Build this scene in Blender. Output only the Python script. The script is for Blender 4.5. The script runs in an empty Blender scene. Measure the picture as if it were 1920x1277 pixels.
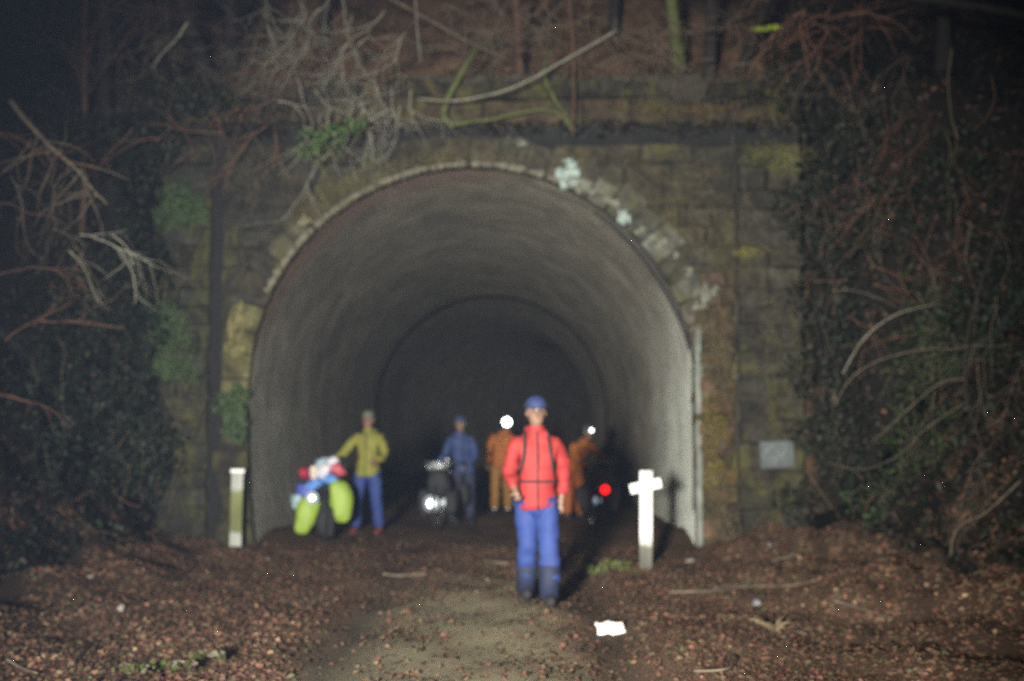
import bpy, bmesh, math, random
import numpy as np
from mathutils import Vector, Matrix, noise

S = bpy.context.scene
C = S.collection
R = math.radians
rnd = random.Random(11)

# ------------------------------------------------------------------ camera
F = 2318.0; CX = 960.0; CY = 638.5; PITCH = R(4.35); CAMH = 1.43
cam = bpy.data.cameras.new('camera'); cam.sensor_width = 36
cam.lens = F / 1920 * 36; cam.clip_end = 500; cam.clip_start = 0.05
cam.dof.use_dof = True; cam.dof.focus_distance = 4.5; cam.dof.aperture_fstop = 1.5
camo = bpy.data.objects.new('camera', cam); C.objects.link(camo)
camo.location = (0, 0, CAMH); camo.rotation_euler = (R(90) + PITCH, 0, 0)
S.camera = camo

# ------------------------------------------------------------------ night sky, moon-weak sun, photographer's torch
w = bpy.data.worlds.new('World'); S.world = w; w.use_nodes = True
nt = w.node_tree; bg = nt.nodes['Background']
sky = nt.nodes.new('ShaderNodeTexSky'); sky.sky_type = 'NISHITA'; sky.sun_disc = False
sky.sun_elevation = R(12); sky.sun_rotation = R(200)
nt.links.new(sky.outputs[0], bg.inputs[0]); bg.inputs[1].default_value = 0.0035
sun = bpy.data.lights.new('sun', 'SUN'); sun.energy = 0.006; sun.angle = R(12); sun.color = (1, .93, .85)
suno = bpy.data.objects.new('sun', sun); C.objects.link(suno)
suno.rotation_euler = (R(78), 0, R(-20))
tl = bpy.data.lights.new('photographer_torch', 'SPOT'); tl.energy = 24000; tl.spot_size = R(50); tl.spot_blend = 1.0
tl.shadow_soft_size = 0.34; tl.color = (1.0, 0.955, 0.86)
tlo = bpy.data.objects.new('photographer_torch', tl); C.objects.link(tlo)
tlo.location = (-1.5, -2.6, 1.6)
tlo.rotation_euler = (Vector((0.2, 15.8, 2.2)) - tlo.location).to_track_quat('-Z', 'Y').to_euler()
S.view_settings.view_transform = 'Standard'; S.view_settings.look = 'None'
S.view_settings.gamma = 1; S.view_settings.exposure = 0.0; S.view_settings.use_curve_mapping = False
S.cycles.use_denoising = False
S.cycles.volume_bounces = 0; S.cycles.max_bounces = 5
S.cycles.sample_clamp_indirect = 2.0

def P(px, py, Y):
    a = (px - CX) / F; b = (CY - py) / F
    d = Vector((a, math.cos(PITCH) - b * math.sin(PITCH), math.sin(PITCH) + b * math.cos(PITCH)))
    k = Y / d.y
    return Vector((d.x * k, Y, CAMH + d.z * k))

# ------------------------------------------------------------------ materials
def M(name):
    m = bpy.data.materials.new(name); m.use_nodes = True
    n = m.node_tree; b = n.nodes['Principled BSDF']
    return m, n, b
def N(n, t, **kw):
    x = n.nodes.new(t)
    for k, v in kw.items():
        if k in x.inputs: x.inputs[k].default_value = v
        else: setattr(x, k, v)
    return x
def ramp(n, stops, src):
    r = n.nodes.new('ShaderNodeValToRGB'); e = r.color_ramp.elements
    while len(e) < len(stops): e.new(0.5)
    for i, (p, c) in enumerate(stops):
        e[i].position = p; e[i].color = (c[0], c[1], c[2], 1) if not isinstance(c, (int, float)) else (c, c, c, 1)
    n.links.new(src, r.inputs[0]); return r
def mixc(n, fac, a, b, mode='MIX'):
    x = n.nodes.new('ShaderNodeMix'); x.data_type = 'RGBA'; x.blend_type = mode
    for sock, v in ((x.inputs[0], fac), (x.inputs[6], a), (x.inputs[7], b)):
        if hasattr(v, 'is_linked') or hasattr(v, 'links'): n.links.new(v, sock)
        elif isinstance(v, (int, float)): sock.default_value = v
        else: sock.default_value = (v[0], v[1], v[2], 1)
    return x.outputs[2]
def noise_n(n, scale, detail=5, rough=.6, vec=None, dist=0):
    x = N(n, 'ShaderNodeTexNoise', Scale=scale, Detail=detail, Roughness=rough, Distortion=dist)
    if vec is not None: n.links.new(vec, x.inputs['Vector'])
    return x
def bump(n, b, h, s, d=.02):
    x = N(n, 'ShaderNodeBump', Strength=s, Distance=d); n.links.new(h, x.inputs['Height'])
    n.links.new(x.outputs[0], b.inputs['Normal'])
def plain(name, col, rough=.6, metal=0, var=.25, scale=14, bmp=.15, coords='Object'):
    m, n, b = M(name)
    tc = N(n, 'ShaderNodeTexCoord')
    nz = noise_n(n, scale, 6, .6, tc.outputs[coords])
    lo = [c * (1 - var) for c in col]; hi = [min(1, c * (1 + var)) for c in col]
    r = ramp(n, [(.3, lo), (.7, hi)], nz.outputs[0])
    n.links.new(r.outputs[0], b.inputs['Base Color'])
    b.inputs['Roughness'].default_value = rough; b.inputs['Metallic'].default_value = metal
    if bmp: bump(n, b, nz.outputs[0], bmp)
    return m
def emit(name, col, strength):
    m, n, b = M(name)
    b.inputs['Base Color'].default_value = (.8, .8, .8, 1)
    b.inputs['Emission Color'].default_value = (*col, 1); b.inputs['Emission Strength'].default_value = strength
    return m
def attr_mat(name, rough=.75, trans=0):
    m, n, b = M(name)
    a = N(n, 'ShaderNodeAttribute', attribute_name='col')
    nz = noise_n(n, 60, 3); r = ramp(n, [(.3, .6), (.7, 1.15)], nz.outputs[0])
    c = mixc(n, 1.0, a.outputs[0], r.outputs[0], 'MULTIPLY')
    n.links.new(c, b.inputs['Base Color']); b.inputs['Roughness'].default_value = rough
    b.inputs['Specular IOR Level'].default_value = .25
    return m

def stone_mat(name, moss=.5):
    """colour of each stone comes from the object colour; moss and lime streaks sit on it"""
    m, n, b = M(name)
    geo = N(n, 'ShaderNodeNewGeometry'); oi = N(n, 'ShaderNodeObjectInfo')
    nz = noise_n(n, 5.5, 10, .72, geo.outputs['Position'], .4)
    fine = noise_n(n, 38, 8, .7, geo.outputs['Position'])
    big = noise_n(n, .95, 6, .65, geo.outputs['Position'], .6)
    r1 = ramp(n, [(.3, .22), (.5, .95), (.7, 2.1)], nz.outputs[0])
    c = mixc(n, 1.0, oi.outputs['Color'], r1.outputs[0], 'MULTIPLY')
    r2 = ramp(n, [(.3, .6), (.7, 1.35)], fine.outputs[0])
    c = mixc(n, 1.0, c, r2.outputs[0], 'MULTIPLY')
    # moss and algae
    mp = N(n, 'ShaderNodeMapping'); mp.inputs['Scale'].default_value = (1.7, 1, .8); n.links.new(geo.outputs['Position'], mp.inputs[0])
    mz = noise_n(n, 1.5, 9, .75, mp.outputs[0], .8)
    mm = ramp(n, [(.50, 0.0), (.62, moss)], mz.outputs[0])
    mc = ramp(n, [(.3, (.035, .045, .012)), (.5, (.085, .085, .022)), (.7, (.13, .10, .03))], fine.outputs[0])
    c = mixc(n, mm.outputs[0], c, mc.outputs[0])
    # black damp
    dz = noise_n(n, 1.1, 7, .7, geo.outputs['Position'], 1.2)
    dm = ramp(n, [(.36, .75), (.5, 0.0)], dz.outputs[0])
    c = mixc(n, dm.outputs[0], c, (.018, .017, .015))
    n.links.new(c, b.inputs['Base Color']); b.inputs['Roughness'].default_value = .85
    b.inputs['Specular IOR Level'].default_value = .3
    bump(n, b, nz.outputs[0], .8, .05)
    return m

mat_stone = stone_mat('old_stone', .75)
mat_shade = plain('black_shade_stone', (.010, .010, .009), .9, 0, .5, 6, .5)  # near-black colour paints the shadow at the string course
mat_mortar = plain('earthy_mortar', (.040, .036, .026), .95, 0, .5, 9, .5)

def lining_mat():
    m, n, b = M('sooty_lining')
    uv = N(n, 'ShaderNodeUVMap'); geo = N(n, 'ShaderNodeNewGeometry')
    br = N(n, 'ShaderNodeTexBrick', Scale=1.0); br.inputs['Brick Width'].default_value = .23; br.inputs['Row Height'].default_value = .078
    br.inputs['Mortar Size'].default_value = .010; br.inputs['Mortar Smooth'].default_value = .4
    br.inputs['Color1'].default_value = (1.0, 1.0, 1.0, 1); br.inputs['Color2'].default_value = (.8, .78, .78, 1); br.inputs['Mortar'].default_value = (.86, .86, .83, 1)
    n.links.new(uv.outputs[0], br.inputs['Vector'])
    sep = N(n, 'ShaderNodeSeparateXYZ'); n.links.new(geo.outputs['Position'], sep.inputs[0])
    nz = noise_n(n, 1.5, 10, .72, geo.outputs['Position'], .7)
    fine = noise_n(n, 22, 6, .7, geo.outputs['Position'])
    # streaks that follow the rings
    mp = N(n, 'ShaderNodeMapping'); mp.inputs['Scale'].default_value = (.6, 1.5, .6); n.links.new(geo.outputs['Position'], mp.inputs[0])
    st = noise_n(n, 1.0, 7, .6, mp.outputs[0])
    base = ramp(n, [(.32, (.085, .080, .066)), (.5, (.148, .137, .110)), (.68, (.225, .205, .16))], nz.outputs[0])
    sr = ramp(n, [(.32, .82), (.5, 1.0), (.7, 1.1)], st.outputs[0])
    c = mixc(n, 1.0, base.outputs[0], sr.outputs[0], 'MULTIPLY')
    c = mixc(n, .55, c, mixc(n, 1.0, c, br.outputs[0], 'MULTIPLY'))
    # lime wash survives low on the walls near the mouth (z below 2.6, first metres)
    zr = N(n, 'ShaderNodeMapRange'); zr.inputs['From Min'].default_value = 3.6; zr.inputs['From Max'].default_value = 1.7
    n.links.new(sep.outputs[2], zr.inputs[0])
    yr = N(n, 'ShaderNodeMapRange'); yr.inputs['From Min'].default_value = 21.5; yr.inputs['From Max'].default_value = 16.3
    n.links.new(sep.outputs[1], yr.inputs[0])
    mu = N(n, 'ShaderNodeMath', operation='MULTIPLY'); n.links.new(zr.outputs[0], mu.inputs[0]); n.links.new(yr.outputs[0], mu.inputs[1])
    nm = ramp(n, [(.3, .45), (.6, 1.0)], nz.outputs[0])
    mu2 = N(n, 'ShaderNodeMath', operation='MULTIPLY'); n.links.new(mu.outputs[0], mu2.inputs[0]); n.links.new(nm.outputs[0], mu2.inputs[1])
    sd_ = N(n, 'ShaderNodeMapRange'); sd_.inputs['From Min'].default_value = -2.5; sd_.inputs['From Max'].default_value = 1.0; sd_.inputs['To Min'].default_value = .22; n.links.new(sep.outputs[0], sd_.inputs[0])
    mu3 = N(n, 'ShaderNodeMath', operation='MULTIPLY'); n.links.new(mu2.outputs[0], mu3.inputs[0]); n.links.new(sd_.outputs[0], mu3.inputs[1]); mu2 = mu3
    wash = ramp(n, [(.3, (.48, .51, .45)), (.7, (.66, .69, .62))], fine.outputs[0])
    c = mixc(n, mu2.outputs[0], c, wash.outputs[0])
    # red brick edge ring
    er = N(n, 'ShaderNodeMapRange'); er.inputs['From Min'].default_value = 17.1; er.inputs['From Max'].default_value = 16.2
    n.links.new(sep.outputs[1], er.inputs[0])
    zz = N(n, 'ShaderNodeMapRange'); zz.inputs['From Min'].default_value = 2.4; zz.inputs['From Max'].default_value = 3.1
    n.links.new(sep.outputs[2], zz.inputs[0])
    xx = N(n, 'ShaderNodeMapRange'); xx.inputs['From Min'].default_value = .2; xx.inputs['From Max'].default_value = -.8
    n.links.new(sep.outputs[0], xx.inputs[0])
    e1 = N(n, 'ShaderNodeMath', operation='MULTIPLY'); n.links.new(er.outputs[0], e1.inputs[0]); n.links.new(zz.outputs[0], e1.inputs[1])
    e2 = N(n, 'ShaderNodeMath', operation='MULTIPLY'); n.links.new(e1.outputs[0], e2.inputs[0]); n.links.new(xx.outputs[0], e2.inputs[1])
    e3 = N(n, 'ShaderNodeMath', operation='MULTIPLY'); n.links.new(e2.outputs[0], e3.inputs[0]); e3.inputs[1].default_value = .5
    c = mixc(n, e3.outputs[0], c, (.16, .085, .068))
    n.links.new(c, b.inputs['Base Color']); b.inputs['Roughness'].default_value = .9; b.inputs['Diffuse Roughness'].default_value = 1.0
    b.inputs['Specular IOR Level'].default_value = .1
    ad = N(n, 'ShaderNodeMath', operation='MULTIPLY_ADD'); n.links.new(br.outputs['Fac'], ad.inputs[0]); ad.inputs[1].default_value = -.5; n.links.new(fine.outputs[0], ad.inputs[2])
    bump(n, b, ad.outputs[0], .7, .03)
    return m
mat_lining = lining_mat()

def ground_mat(name, path=False, dark=1.0, x0=5.1, x1=6.1):
    m, n, b = M(name)
    geo = N(n, 'ShaderNodeNewGeometry')
    a = noise_n(n, 1.3, 9, .7, geo.outputs['Position'], .5)
    f = noise_n(n, 26, 8, .75, geo.outputs['Position'])
    r = ramp(n, [(.3, (.12 * dark, .07 * dark, .042 * dark)), (.5, (.17 * dark, .10 * dark, .06 * dark)), (.75, (.22 * dark, .138 * dark, .085 * dark))], f.outputs[0])
    if path:
        sep = N(n, 'ShaderNodeSeparateXYZ'); n.links.new(geo.outputs['Position'], sep.inputs[0])
        wv = noise_n(n, .7, 4, .6, geo.outputs['Position'])
        ws = N(n, 'ShaderNodeMath', operation='MULTIPLY_ADD'); n.links.new(wv.outputs[0], ws.inputs[0]); ws.inputs[1].default_value = .7; n.links.new(sep.outputs[0], ws.inputs[2])
        xr = ramp(n, [(0, 0), (.13, 0), (.22, .9), (.5, 1), (.75, .9), (.86, 0)], ws.outputs[0])
        mr = N(n, 'ShaderNodeMapRange'); mr.inputs['From Min'].default_value = -1.35; mr.inputs['From Max'].default_value = 1.35
        n.links.new(ws.outputs[0], mr.inputs[0]); n.links.new(mr.outputs[0], xr.inputs[0])
        g = ramp(n, [(.3, (.16, .145, .085)), (.5, (.21, .192, .12)), (.7, (.26, .24, .16))], f.outputs[0])
        yr = N(n, 'ShaderNodeMapRange'); yr.inputs['From Min'].default_value = 17.5; yr.inputs['From Max'].default_value = 10.0
        n.links.new(sep.outputs[1], yr.inputs[0])
        mm = N(n, 'ShaderNodeMath', operation='MULTIPLY'); n.links.new(xr.outputs[0], mm.inputs[0]); n.links.new(yr.outputs[0], mm.inputs[1])
        pz = ramp(n, [(.3, .3), (.55, 1)], a.outputs[0])
        m2 = N(n, 'ShaderNodeMath', operation='MULTIPLY'); n.links.new(mm.outputs[0], m2.inputs[0]); n.links.new(pz.outputs[0], m2.inputs[1])
        c = mixc(n, m2.outputs[0], r.outputs[0], g.outputs[0])
        # two wheel ruts of dark mud
        for x0 in (-1.15, .72):
            sb = N(n, 'ShaderNodeMath', operation='SUBTRACT'); n.links.new(ws.outputs[0], sb.inputs[0]); sb.inputs[1].default_value = x0 + .35
            ab = N(n, 'ShaderNodeMath', operation='ABSOLUTE'); n.links.new(sb.outputs[0], ab.inputs[0])
            rr = ramp(n, [(.02, .7), (.40, 0)], ab.outputs[0])
            c = mixc(n, rr.outputs[0], c, (.040, .034, .024))
    else:
        pz = ramp(n, [(.5, 0), (.65, .6)], a.outputs[0])
        c = mixc(n, pz.outputs[0], r.outputs[0], (.03, .035, .012))
    sp = N(n, 'ShaderNodeSeparateXYZ'); n.links.new(geo.outputs['Position'], sp.inputs[0])
    ab = N(n, 'ShaderNodeMath', operation='ABSOLUTE'); n.links.new(sp.outputs[0], ab.inputs[0])
    wv2 = N(n, 'ShaderNodeMath', operation='MULTIPLY_ADD'); n.links.new(a.outputs[0], wv2.inputs[0]); wv2.inputs[1].default_value = 1.4; n.links.new(ab.outputs[0], wv2.inputs[2])
    hm = N(n, 'ShaderNodeMapRange'); hm.inputs['From Min'].default_value = x0; hm.inputs['From Max'].default_value = x1; n.links.new(wv2.outputs[0], hm.inputs[0])
    c = mixc(n, hm.outputs[0], c, (.014, .012, .009))   # black leaf mould on the cutting sides
    n.links.new(c, b.inputs['Base Color']); b.inputs['Roughness'].default_value = .92; b.inputs['Diffuse Roughness'].default_value = 1.0
    b.inputs['Specular IOR Level'].default_value = .2
    bump(n, b, f.outputs[0], .9, .05)
    return m
mat_ground = ground_mat('leafy_soil', True)
mat_hill = ground_mat('hill_soil', False, .85, 4.42, 4.75)
mat_floor = ground_mat('tunnel_mud', False, .45)
mat_leaf = attr_mat('leaf_litter', .7)
mat_ivy = attr_mat('ivy_leaf', .55)
mat_bark = plain('dark_bark', (.018, .015, .012), .9, 0, .5, 18, .7)
mat_barkred = plain('red_brown_bark', (.10, .052, .032), .85, 0, .4, 18, .5)
mat_twig = plain('grey_lichen_twig', (.21, .205, .16), .8, 0, .45, 9, .4)
mat_twig2 = plain('brown_twig', (.115, .09, .062), .8, 0, .5, 9, .4)
mat_mossb = plain('mossy_bark', (.085, .10, .03), .95, 0, .5, 20, .9)
mat_bramble = plain('bramble_cane', (.15, .07, .045), .7, 0, .45, 11, .3)

# ------------------------------------------------------------------ mesh helpers
class MB:
    def __init__(s): s.v = []; s.f = []; s.c = None
    def add(s, vs, fs):
        o = len(s.v); s.v += [tuple(v) for v in vs]; s.f += [tuple(i + o for i in f) for f in fs]
    def tube(s, pts, rad, sides=6, cap=True):
        pts = [Vector(p) for p in pts]; n = len(pts)
        if isinstance(rad, (int, float)): rad = [rad] * n
        vs = []; up = None
        for i, p in enumerate(pts):
            d = (pts[min(i + 1, n - 1)] - pts[max(i - 1, 0)])
            d = d.normalized() if d.length > 1e-9 else Vector((0, 0, 1))
            if up is None: up = d.orthogonal().normalized()
            else:
                up = up - d * up.dot(d)
                up = up.normalized() if up.length > 1e-6 else d.orthogonal().normalized()
            q = d.cross(up)
            for k in range(sides):
                a = 2 * math.pi * k / sides
                vs.append(p + (up * math.cos(a) + q * math.sin(a)) * rad[i])
        fs = []
        for i in range(n - 1):
            for k in range(sides):
                k2 = (k + 1) % sides
                fs.append((i * sides + k, i * sides + k2, (i + 1) * sides + k2, (i + 1) * sides + k))
        if cap:
            fs.append(tuple(range(sides))[::-1]); fs.append(tuple((n - 1) * sides + k for k in range(sides)))
        s.add(vs, fs)
    def box(s, c, d, rot=None):
        c = Vector(c); hx, hy, hz = d[0] / 2, d[1] / 2, d[2] / 2
        vs = [Vector((x, y, z)) for x in (-hx, hx) for y in (-hy, hy) for z in (-hz, hz)]
        if rot is not None: vs = [rot @ v for v in vs]
        s.add([c + v for v in vs], [(0, 1, 3, 2), (4, 6, 7, 5), (0, 4, 5, 1), (2, 3, 7, 6), (0, 2, 6, 4), (1, 5, 7, 3)])
    def ball(s, c, r, seg=12, rings=8, sq=(1, 1, 1), jit=0, rot=None):
        c = Vector(c); vs = [Vector((0, 0, -1))]
        for i in range(1, rings):
            t = -math.pi / 2 + math.pi * i / rings
            for k in range(seg):
                a = 2 * math.pi * k / seg
                vs.append(Vector((math.cos(t) * math.cos(a), math.cos(t) * math.sin(a), math.sin(t))))
        vs.append(Vector((0, 0, 1)))
        out = []
        for v in vs:
            k = 1 + (jit * noise.noise(v * 1.7 + c * 3.1) if jit else 0)
            q = Vector((v.x * sq[0], v.y * sq[1], v.z * sq[2])) * r * k
            if rot is not None: q = rot @ q
            out.append(c + q)
        fs = []
        for k in range(seg): fs.append((0, 1 + (k + 1) % seg, 1 + k))
        for i in range(rings - 2):
            for k in range(seg):
                a = 1 + i * seg
                fs.append((a + k, a + (k + 1) % seg, a + seg + (k + 1) % seg, a + seg + k))
        l = len(vs) - 1; a = 1 + (rings - 2) * seg
        for k in range(seg): fs.append((a + k, a + (k + 1) % seg, l))
        s.add(out, fs)
    def torus(s, c, R_, r, seg=32, sd=8, axis='X'):
        vs = []; fs = []; c = Vector(c)
        for i in range(seg):
            a = 2 * math.pi * i / seg
            for k in range(sd):
                b = 2 * math.pi * k / sd; q = R_ + r * math.cos(b); u = r * math.sin(b)
                vs.append(c + Vector((u, q * math.cos(a), q * math.sin(a))))
        for i in range(seg):
            for k in range(sd):
                i2 = (i + 1) % seg; k2 = (k + 1) % sd
                fs.append((i * sd + k, i2 * sd + k, i2 * sd + k2, i * sd + k2))
        s.add(vs, fs)
    def build(s, name, mat, parent=None, smooth=True, loc=None, bevel=0):
        me = bpy.data.meshes.new(name); me.from_pydata(s.v, [], s.f); me.update()
        if smooth: me.polygons.foreach_set('use_smooth', [True] * len(me.polygons))
        me.materials.append(mat)
        o = bpy.data.objects.new(name, me); C.objects.link(o)
        if parent is not None: o.parent = parent
        if loc is not None: o.location = loc
        if bevel:
            b = o.modifiers.new('bevel', 'BEVEL'); b.width = bevel; b.segments = 2
        return o
def empty(name, label, cat, loc=(0, 0, 0), rz=0, group=None):
    o = bpy.data.objects.new(name, None); C.objects.link(o); o.location = loc; o.rotation_euler = (0, 0, rz)
    o.empty_display_size = .1
    return tag(o, label, cat, group)
def tag(o, label, cat, group=None):
    o['label'] = label; o['category'] = cat
    if group: o['group'] = group
    return o
def struct(o, kind='structure'): o['kind'] = kind; return o
def cr(pts, n=6):
    """Catmull-Rom through points"""
    pts = [Vector(p) for p in pts]; q = [pts[0] * 2 - pts[1]] + pts + [pts[-1] * 2 - pts[-2]]; out = []
    for i in range(1, len(q) - 2):
        for k in range(n):
            t = k / n; a, b, c, d = q[i - 1], q[i], q[i + 1], q[i + 2]
            out.append(.5 * ((2 * b) + (c - a) * t + (2 * a - 5 * b + 4 * c - d) * t * t + (3 * b - a - 3 * c + d) * t ** 3))
    out.append(pts[-1]); return out
def leaves_mesh(name, pos, nrm, size, cols, mat, seed=1, flat=.5, parent=None, fold=.3):
    """pos (n,3), nrm (n,3): a folded four-cornered leaf each, colour per leaf"""
    g = np.random.default_rng(seed); n = len(pos)
    nn = nrm + g.normal(0, flat, (n, 3)); nn /= np.linalg.norm(nn, axis=1)[:, None]
    t = g.normal(0, 1, (n, 3)); t -= (t * nn).sum(1)[:, None] * nn; t /= np.linalg.norm(t, axis=1)[:, None]
    s = np.cross(nn, t); L = size[:, None]
    wd = g.uniform(.28, .5, (n, 1)) * L; cu = g.uniform(-.1, fold, (n, 1)) * L
    v = np.stack([pos - t * L * .5, pos + s * wd + nn * cu + t * L * .05, pos + t * L * .5 + nn * cu * g.uniform(-.5, 1, (n, 1)), pos - s * wd + nn * cu * .8 + t * L * .05], 1)
    v = v.reshape(-1, 3); base = np.arange(n) * 4
    f = np.stack([base, base + 1, base + 2, base, base + 2, base + 3], 1).reshape(-1)
    me = bpy.data.meshes.new(name)
    me.vertices.add(n * 4); me.vertices.foreach_set('co', v.astype(np.float32).ravel())
    me.loops.add(n * 6); me.loops.foreach_set('vertex_index', f.astype(np.int32))
    me.polygons.add(n * 2); me.polygons.foreach_set('loop_start', np.arange(0, n * 6, 3, dtype=np.int32))
    me.polygons.foreach_set('loop_total', np.full(n * 2, 3, dtype=np.int32))
    me.update(calc_edges=True)
    ca = me.color_attributes.new('col', 'FLOAT_COLOR', 'POINT')
    cc = np.repeat(np.concatenate([cols, np.ones((n, 1))], 1), 4, 0)
    ca.data.foreach_set('color', cc.astype(np.float32).ravel())
    me.materials.append(mat)
    o = bpy.data.objects.new(name, me); C.objects.link(o)
    if parent is not None: o.parent = parent
    return o

# ------------------------------------------------------------------ terrain
XC = -0.51
def sm(a, b, x):
    t = np.clip((x - a) / (b - a), 0, 1); return t * t * (3 - 2 * t)
def wob(x, y):
    return (.05 * np.sin(x * 2.1 + y * 1.3) + .04 * np.sin(x * -3.3 + y * 2.7 + 1) + .03 * np.sin(x * 5.1 + y * 4.1 + 2) + .02 * np.sin(x * 9.7 - y * 7.9))
def bank(x, y):
    l = np.clip(-(x - XC) - 2.55, 0, 99); r = np.clip((x - XC) - 2.75, 0, 99)
    z = .12 * l + .95 * np.clip(l - 1.35, 0, 99) + .16 * r + .95 * np.clip(r - 1.9, 0, 99)
    z = np.where(z > 9, 9 + (z - 9) * .2, z)
    side = np.clip((np.abs(x - XC) - 2.2) / 1.5, 0, 1)
    z = z + wob(x, y) * (.25 + 1.1 * side)
    z = z - .05 * np.exp(-((x + 1.15) / .22) ** 2) - .05 * np.exp(-((x - .72) / .22) ** 2)
    return z
def hill(x, y):
    top = 5.82 + .62 * (y - 16.2) + wob(x, y) * 1.6
    b = bank(x, y)
    out = np.minimum(top, b + 4.5 * (y - 15.9))
    out = np.maximum(out, b)
    wz = (np.abs(x + .39) < 4.02) * 1.0
    return out * (1 - wz) + top * wz
def sheet(name, fn, x0, x1, y0, y1, nx, ny, mat, ypow=1):
    xs = np.linspace(-1, 1, nx); xs = (np.sign(xs) * np.abs(xs) ** 1.9); xs = (x0 + x1) / 2 + xs * (x1 - x0) / 2
    ys = y0 + (y1 - y0) * np.linspace(0, 1, ny) ** ypow
    X, Y = np.meshgrid(xs, ys); Z = fn(X, Y)
    v = np.stack([X, Y, Z], -1).reshape(-1, 3); f = []
    for j in range(ny - 1):
        for i in range(nx - 1):
            a = j * nx + i; f.append((a, a + 1, a + nx + 1, a + nx))
    me = bpy.data.meshes.new(name); me.from_pydata(v.tolist(), [], f); me.update()
    me.polygons.foreach_set('use_smooth', [True] * len(f)); me.materials.append(mat)
    o = bpy.data.objects.new(name, me); C.objects.link(o); return struct(o)
def rev(fn, y1): return lambda x, y: fn(x, y)
ground = sheet('ground', bank, -45, 45, 16.0, -60, 220, 260, mat_ground, 2.0)
sheet('hillside', hill, -45, 45, 15.95, 75, 200, 130, mat_hill, 1.8)
tf = sheet('tunnel_floor', lambda x, y: .0 + .35 * wob(x, y) + (.03 + .10 * sm(1.6, 2.8, np.abs(x - XC))) * sm(15.3, 17, y), XC - 3.2, XC + 3.2, 15.35, 90, 40, 160, mat_floor, 1.3)

for v in tf.data.vertices: v.co.x += .011 * max(0, v.co.y - 36) ** 2
# ------------------------------------------------------------------ tunnel portal
YW = 15.8
RI = 2.86; ZC = 2.02
def arc_pt(u, r):
    """u in metres along the profile from left foot, r extra radius; horseshoe profile"""
    low = ZC; ang = RI * math.pi
    if u < low:
        k = (low - u) / low; return Vector((XC - (RI + r) + .10 * k * k, 0, u))
    if u < low + ang:
        a = math.pi - (u - low) / RI; return Vector((XC + (RI + r) * math.cos(a), 0, ZC + (RI + r) * math.sin(a)))
    q = u - low - ang; k = q / low; return Vector((XC + (RI + r) - .02 * k * k, 0, low - q))
ULEN = 2 * ZC + RI * math.pi
def prof(r, n=96, zlow=-.4):
    pts = [arc_pt(ULEN * i / n, r) for i in range(n + 1)]
    pts[0] = Vector((pts[0].x, 0, zlow)); pts[-1] = Vector((pts[-1].x, 0, zlow)); return pts

portal = empty('tunnel_portal', 'old moss-stained stone tunnel portal with horseshoe arch and stone parapet', 'tunnel', (0, YW, 0))
XL, XR = -4.5, 3.72; ZT = 6.12
# mortar backing with the arch cut out
mb = MB(); pr = prof(.12, 64); n = len(pr)
outer = []
for p in pr:
    d = Vector((p.x - XC, 0, p.z - ZC))
    if p.z < ZC: q = Vector((XL if d.x < 0 else XR, 0, p.z))
    else:
        k1 = ((XR if d.x > 0 else XL) - XC) / d.x if abs(d.x) > 1e-6 else 1e9
        k2 = (ZT - ZC) / d.z if d.z > 1e-6 else 1e9
        k = min(k1, k2); q = Vector((XC + d.x * k, 0, ZC + d.z * k))
    outer.append(q)
for yy in (.05, .62):
    mb.v += [(p.x, yy, p.z) for p in pr] + [(p.x, yy, p.z) for p in outer]
for i in range(n - 1):
    mb.f.append((i, n + i, n + i + 1, i + 1)); o_ = 2 * n
    mb.f.append((o_ + i, o_ + i + 1, o_ + n + i + 1, o_ + n + i))
    mb.f.append((n + i, o_ + n + i, o_ + n + i + 1, n + i + 1))
    mb.f.append((i, i + 1, o_ + i + 1, o_ + i))
mb.build('mortar_bed', mat_mortar, portal, smooth=False)
# the corner triangles missed by the radial fill
mb = MB()
mb.box((XL + .27, .33, 5.1), (.46, .5, 1.5)); mb.build('corner_block', mat_mortar, portal, smooth=False)
mb = MB(); mb.box((XR - .27, .33, 5.1), (.46, .5, 1.5)); mb.build('corner_block', mat_mortar, portal, smooth=False)

def stone_proto(seed, w, h, d, rough=.018):
    rr = random.Random(seed); b = MB(); bm = bmesh.new()
    bmesh.ops.create_cube(bm, size=1)
    for v in bm.verts: v.co = Vector((v.co.x * (w - .008), v.co.y * d, v.co.z * (h - .008)))
    bmesh.ops.bevel(bm, geom=[e for e in bm.edges if all(v.co.y < 0 for v in e.verts)] , offset=min(w, h) * .08, segments=1, affect='EDGES', profile=.6)
    for v in bm.verts: v.co += Vector((rr.uniform(-1, 1) * rough * .6, rr.uniform(-1, 1) * rough, rr.uniform(-1, 1) * rough * .6))
    me = bpy.data.meshes.new('stone'); bm.to_mesh(me); bm.free(); me.materials.append(mat_stone); return me
protos = {}
def tint(o, col, lo, hi):
    f = rnd.uniform(lo, hi) * .66; g = rnd.uniform(-.06, .06)
    o.color = (col[0] * f * (1 + g), col[1] * f, col[2] * f * (1 - g), 1)

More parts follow.
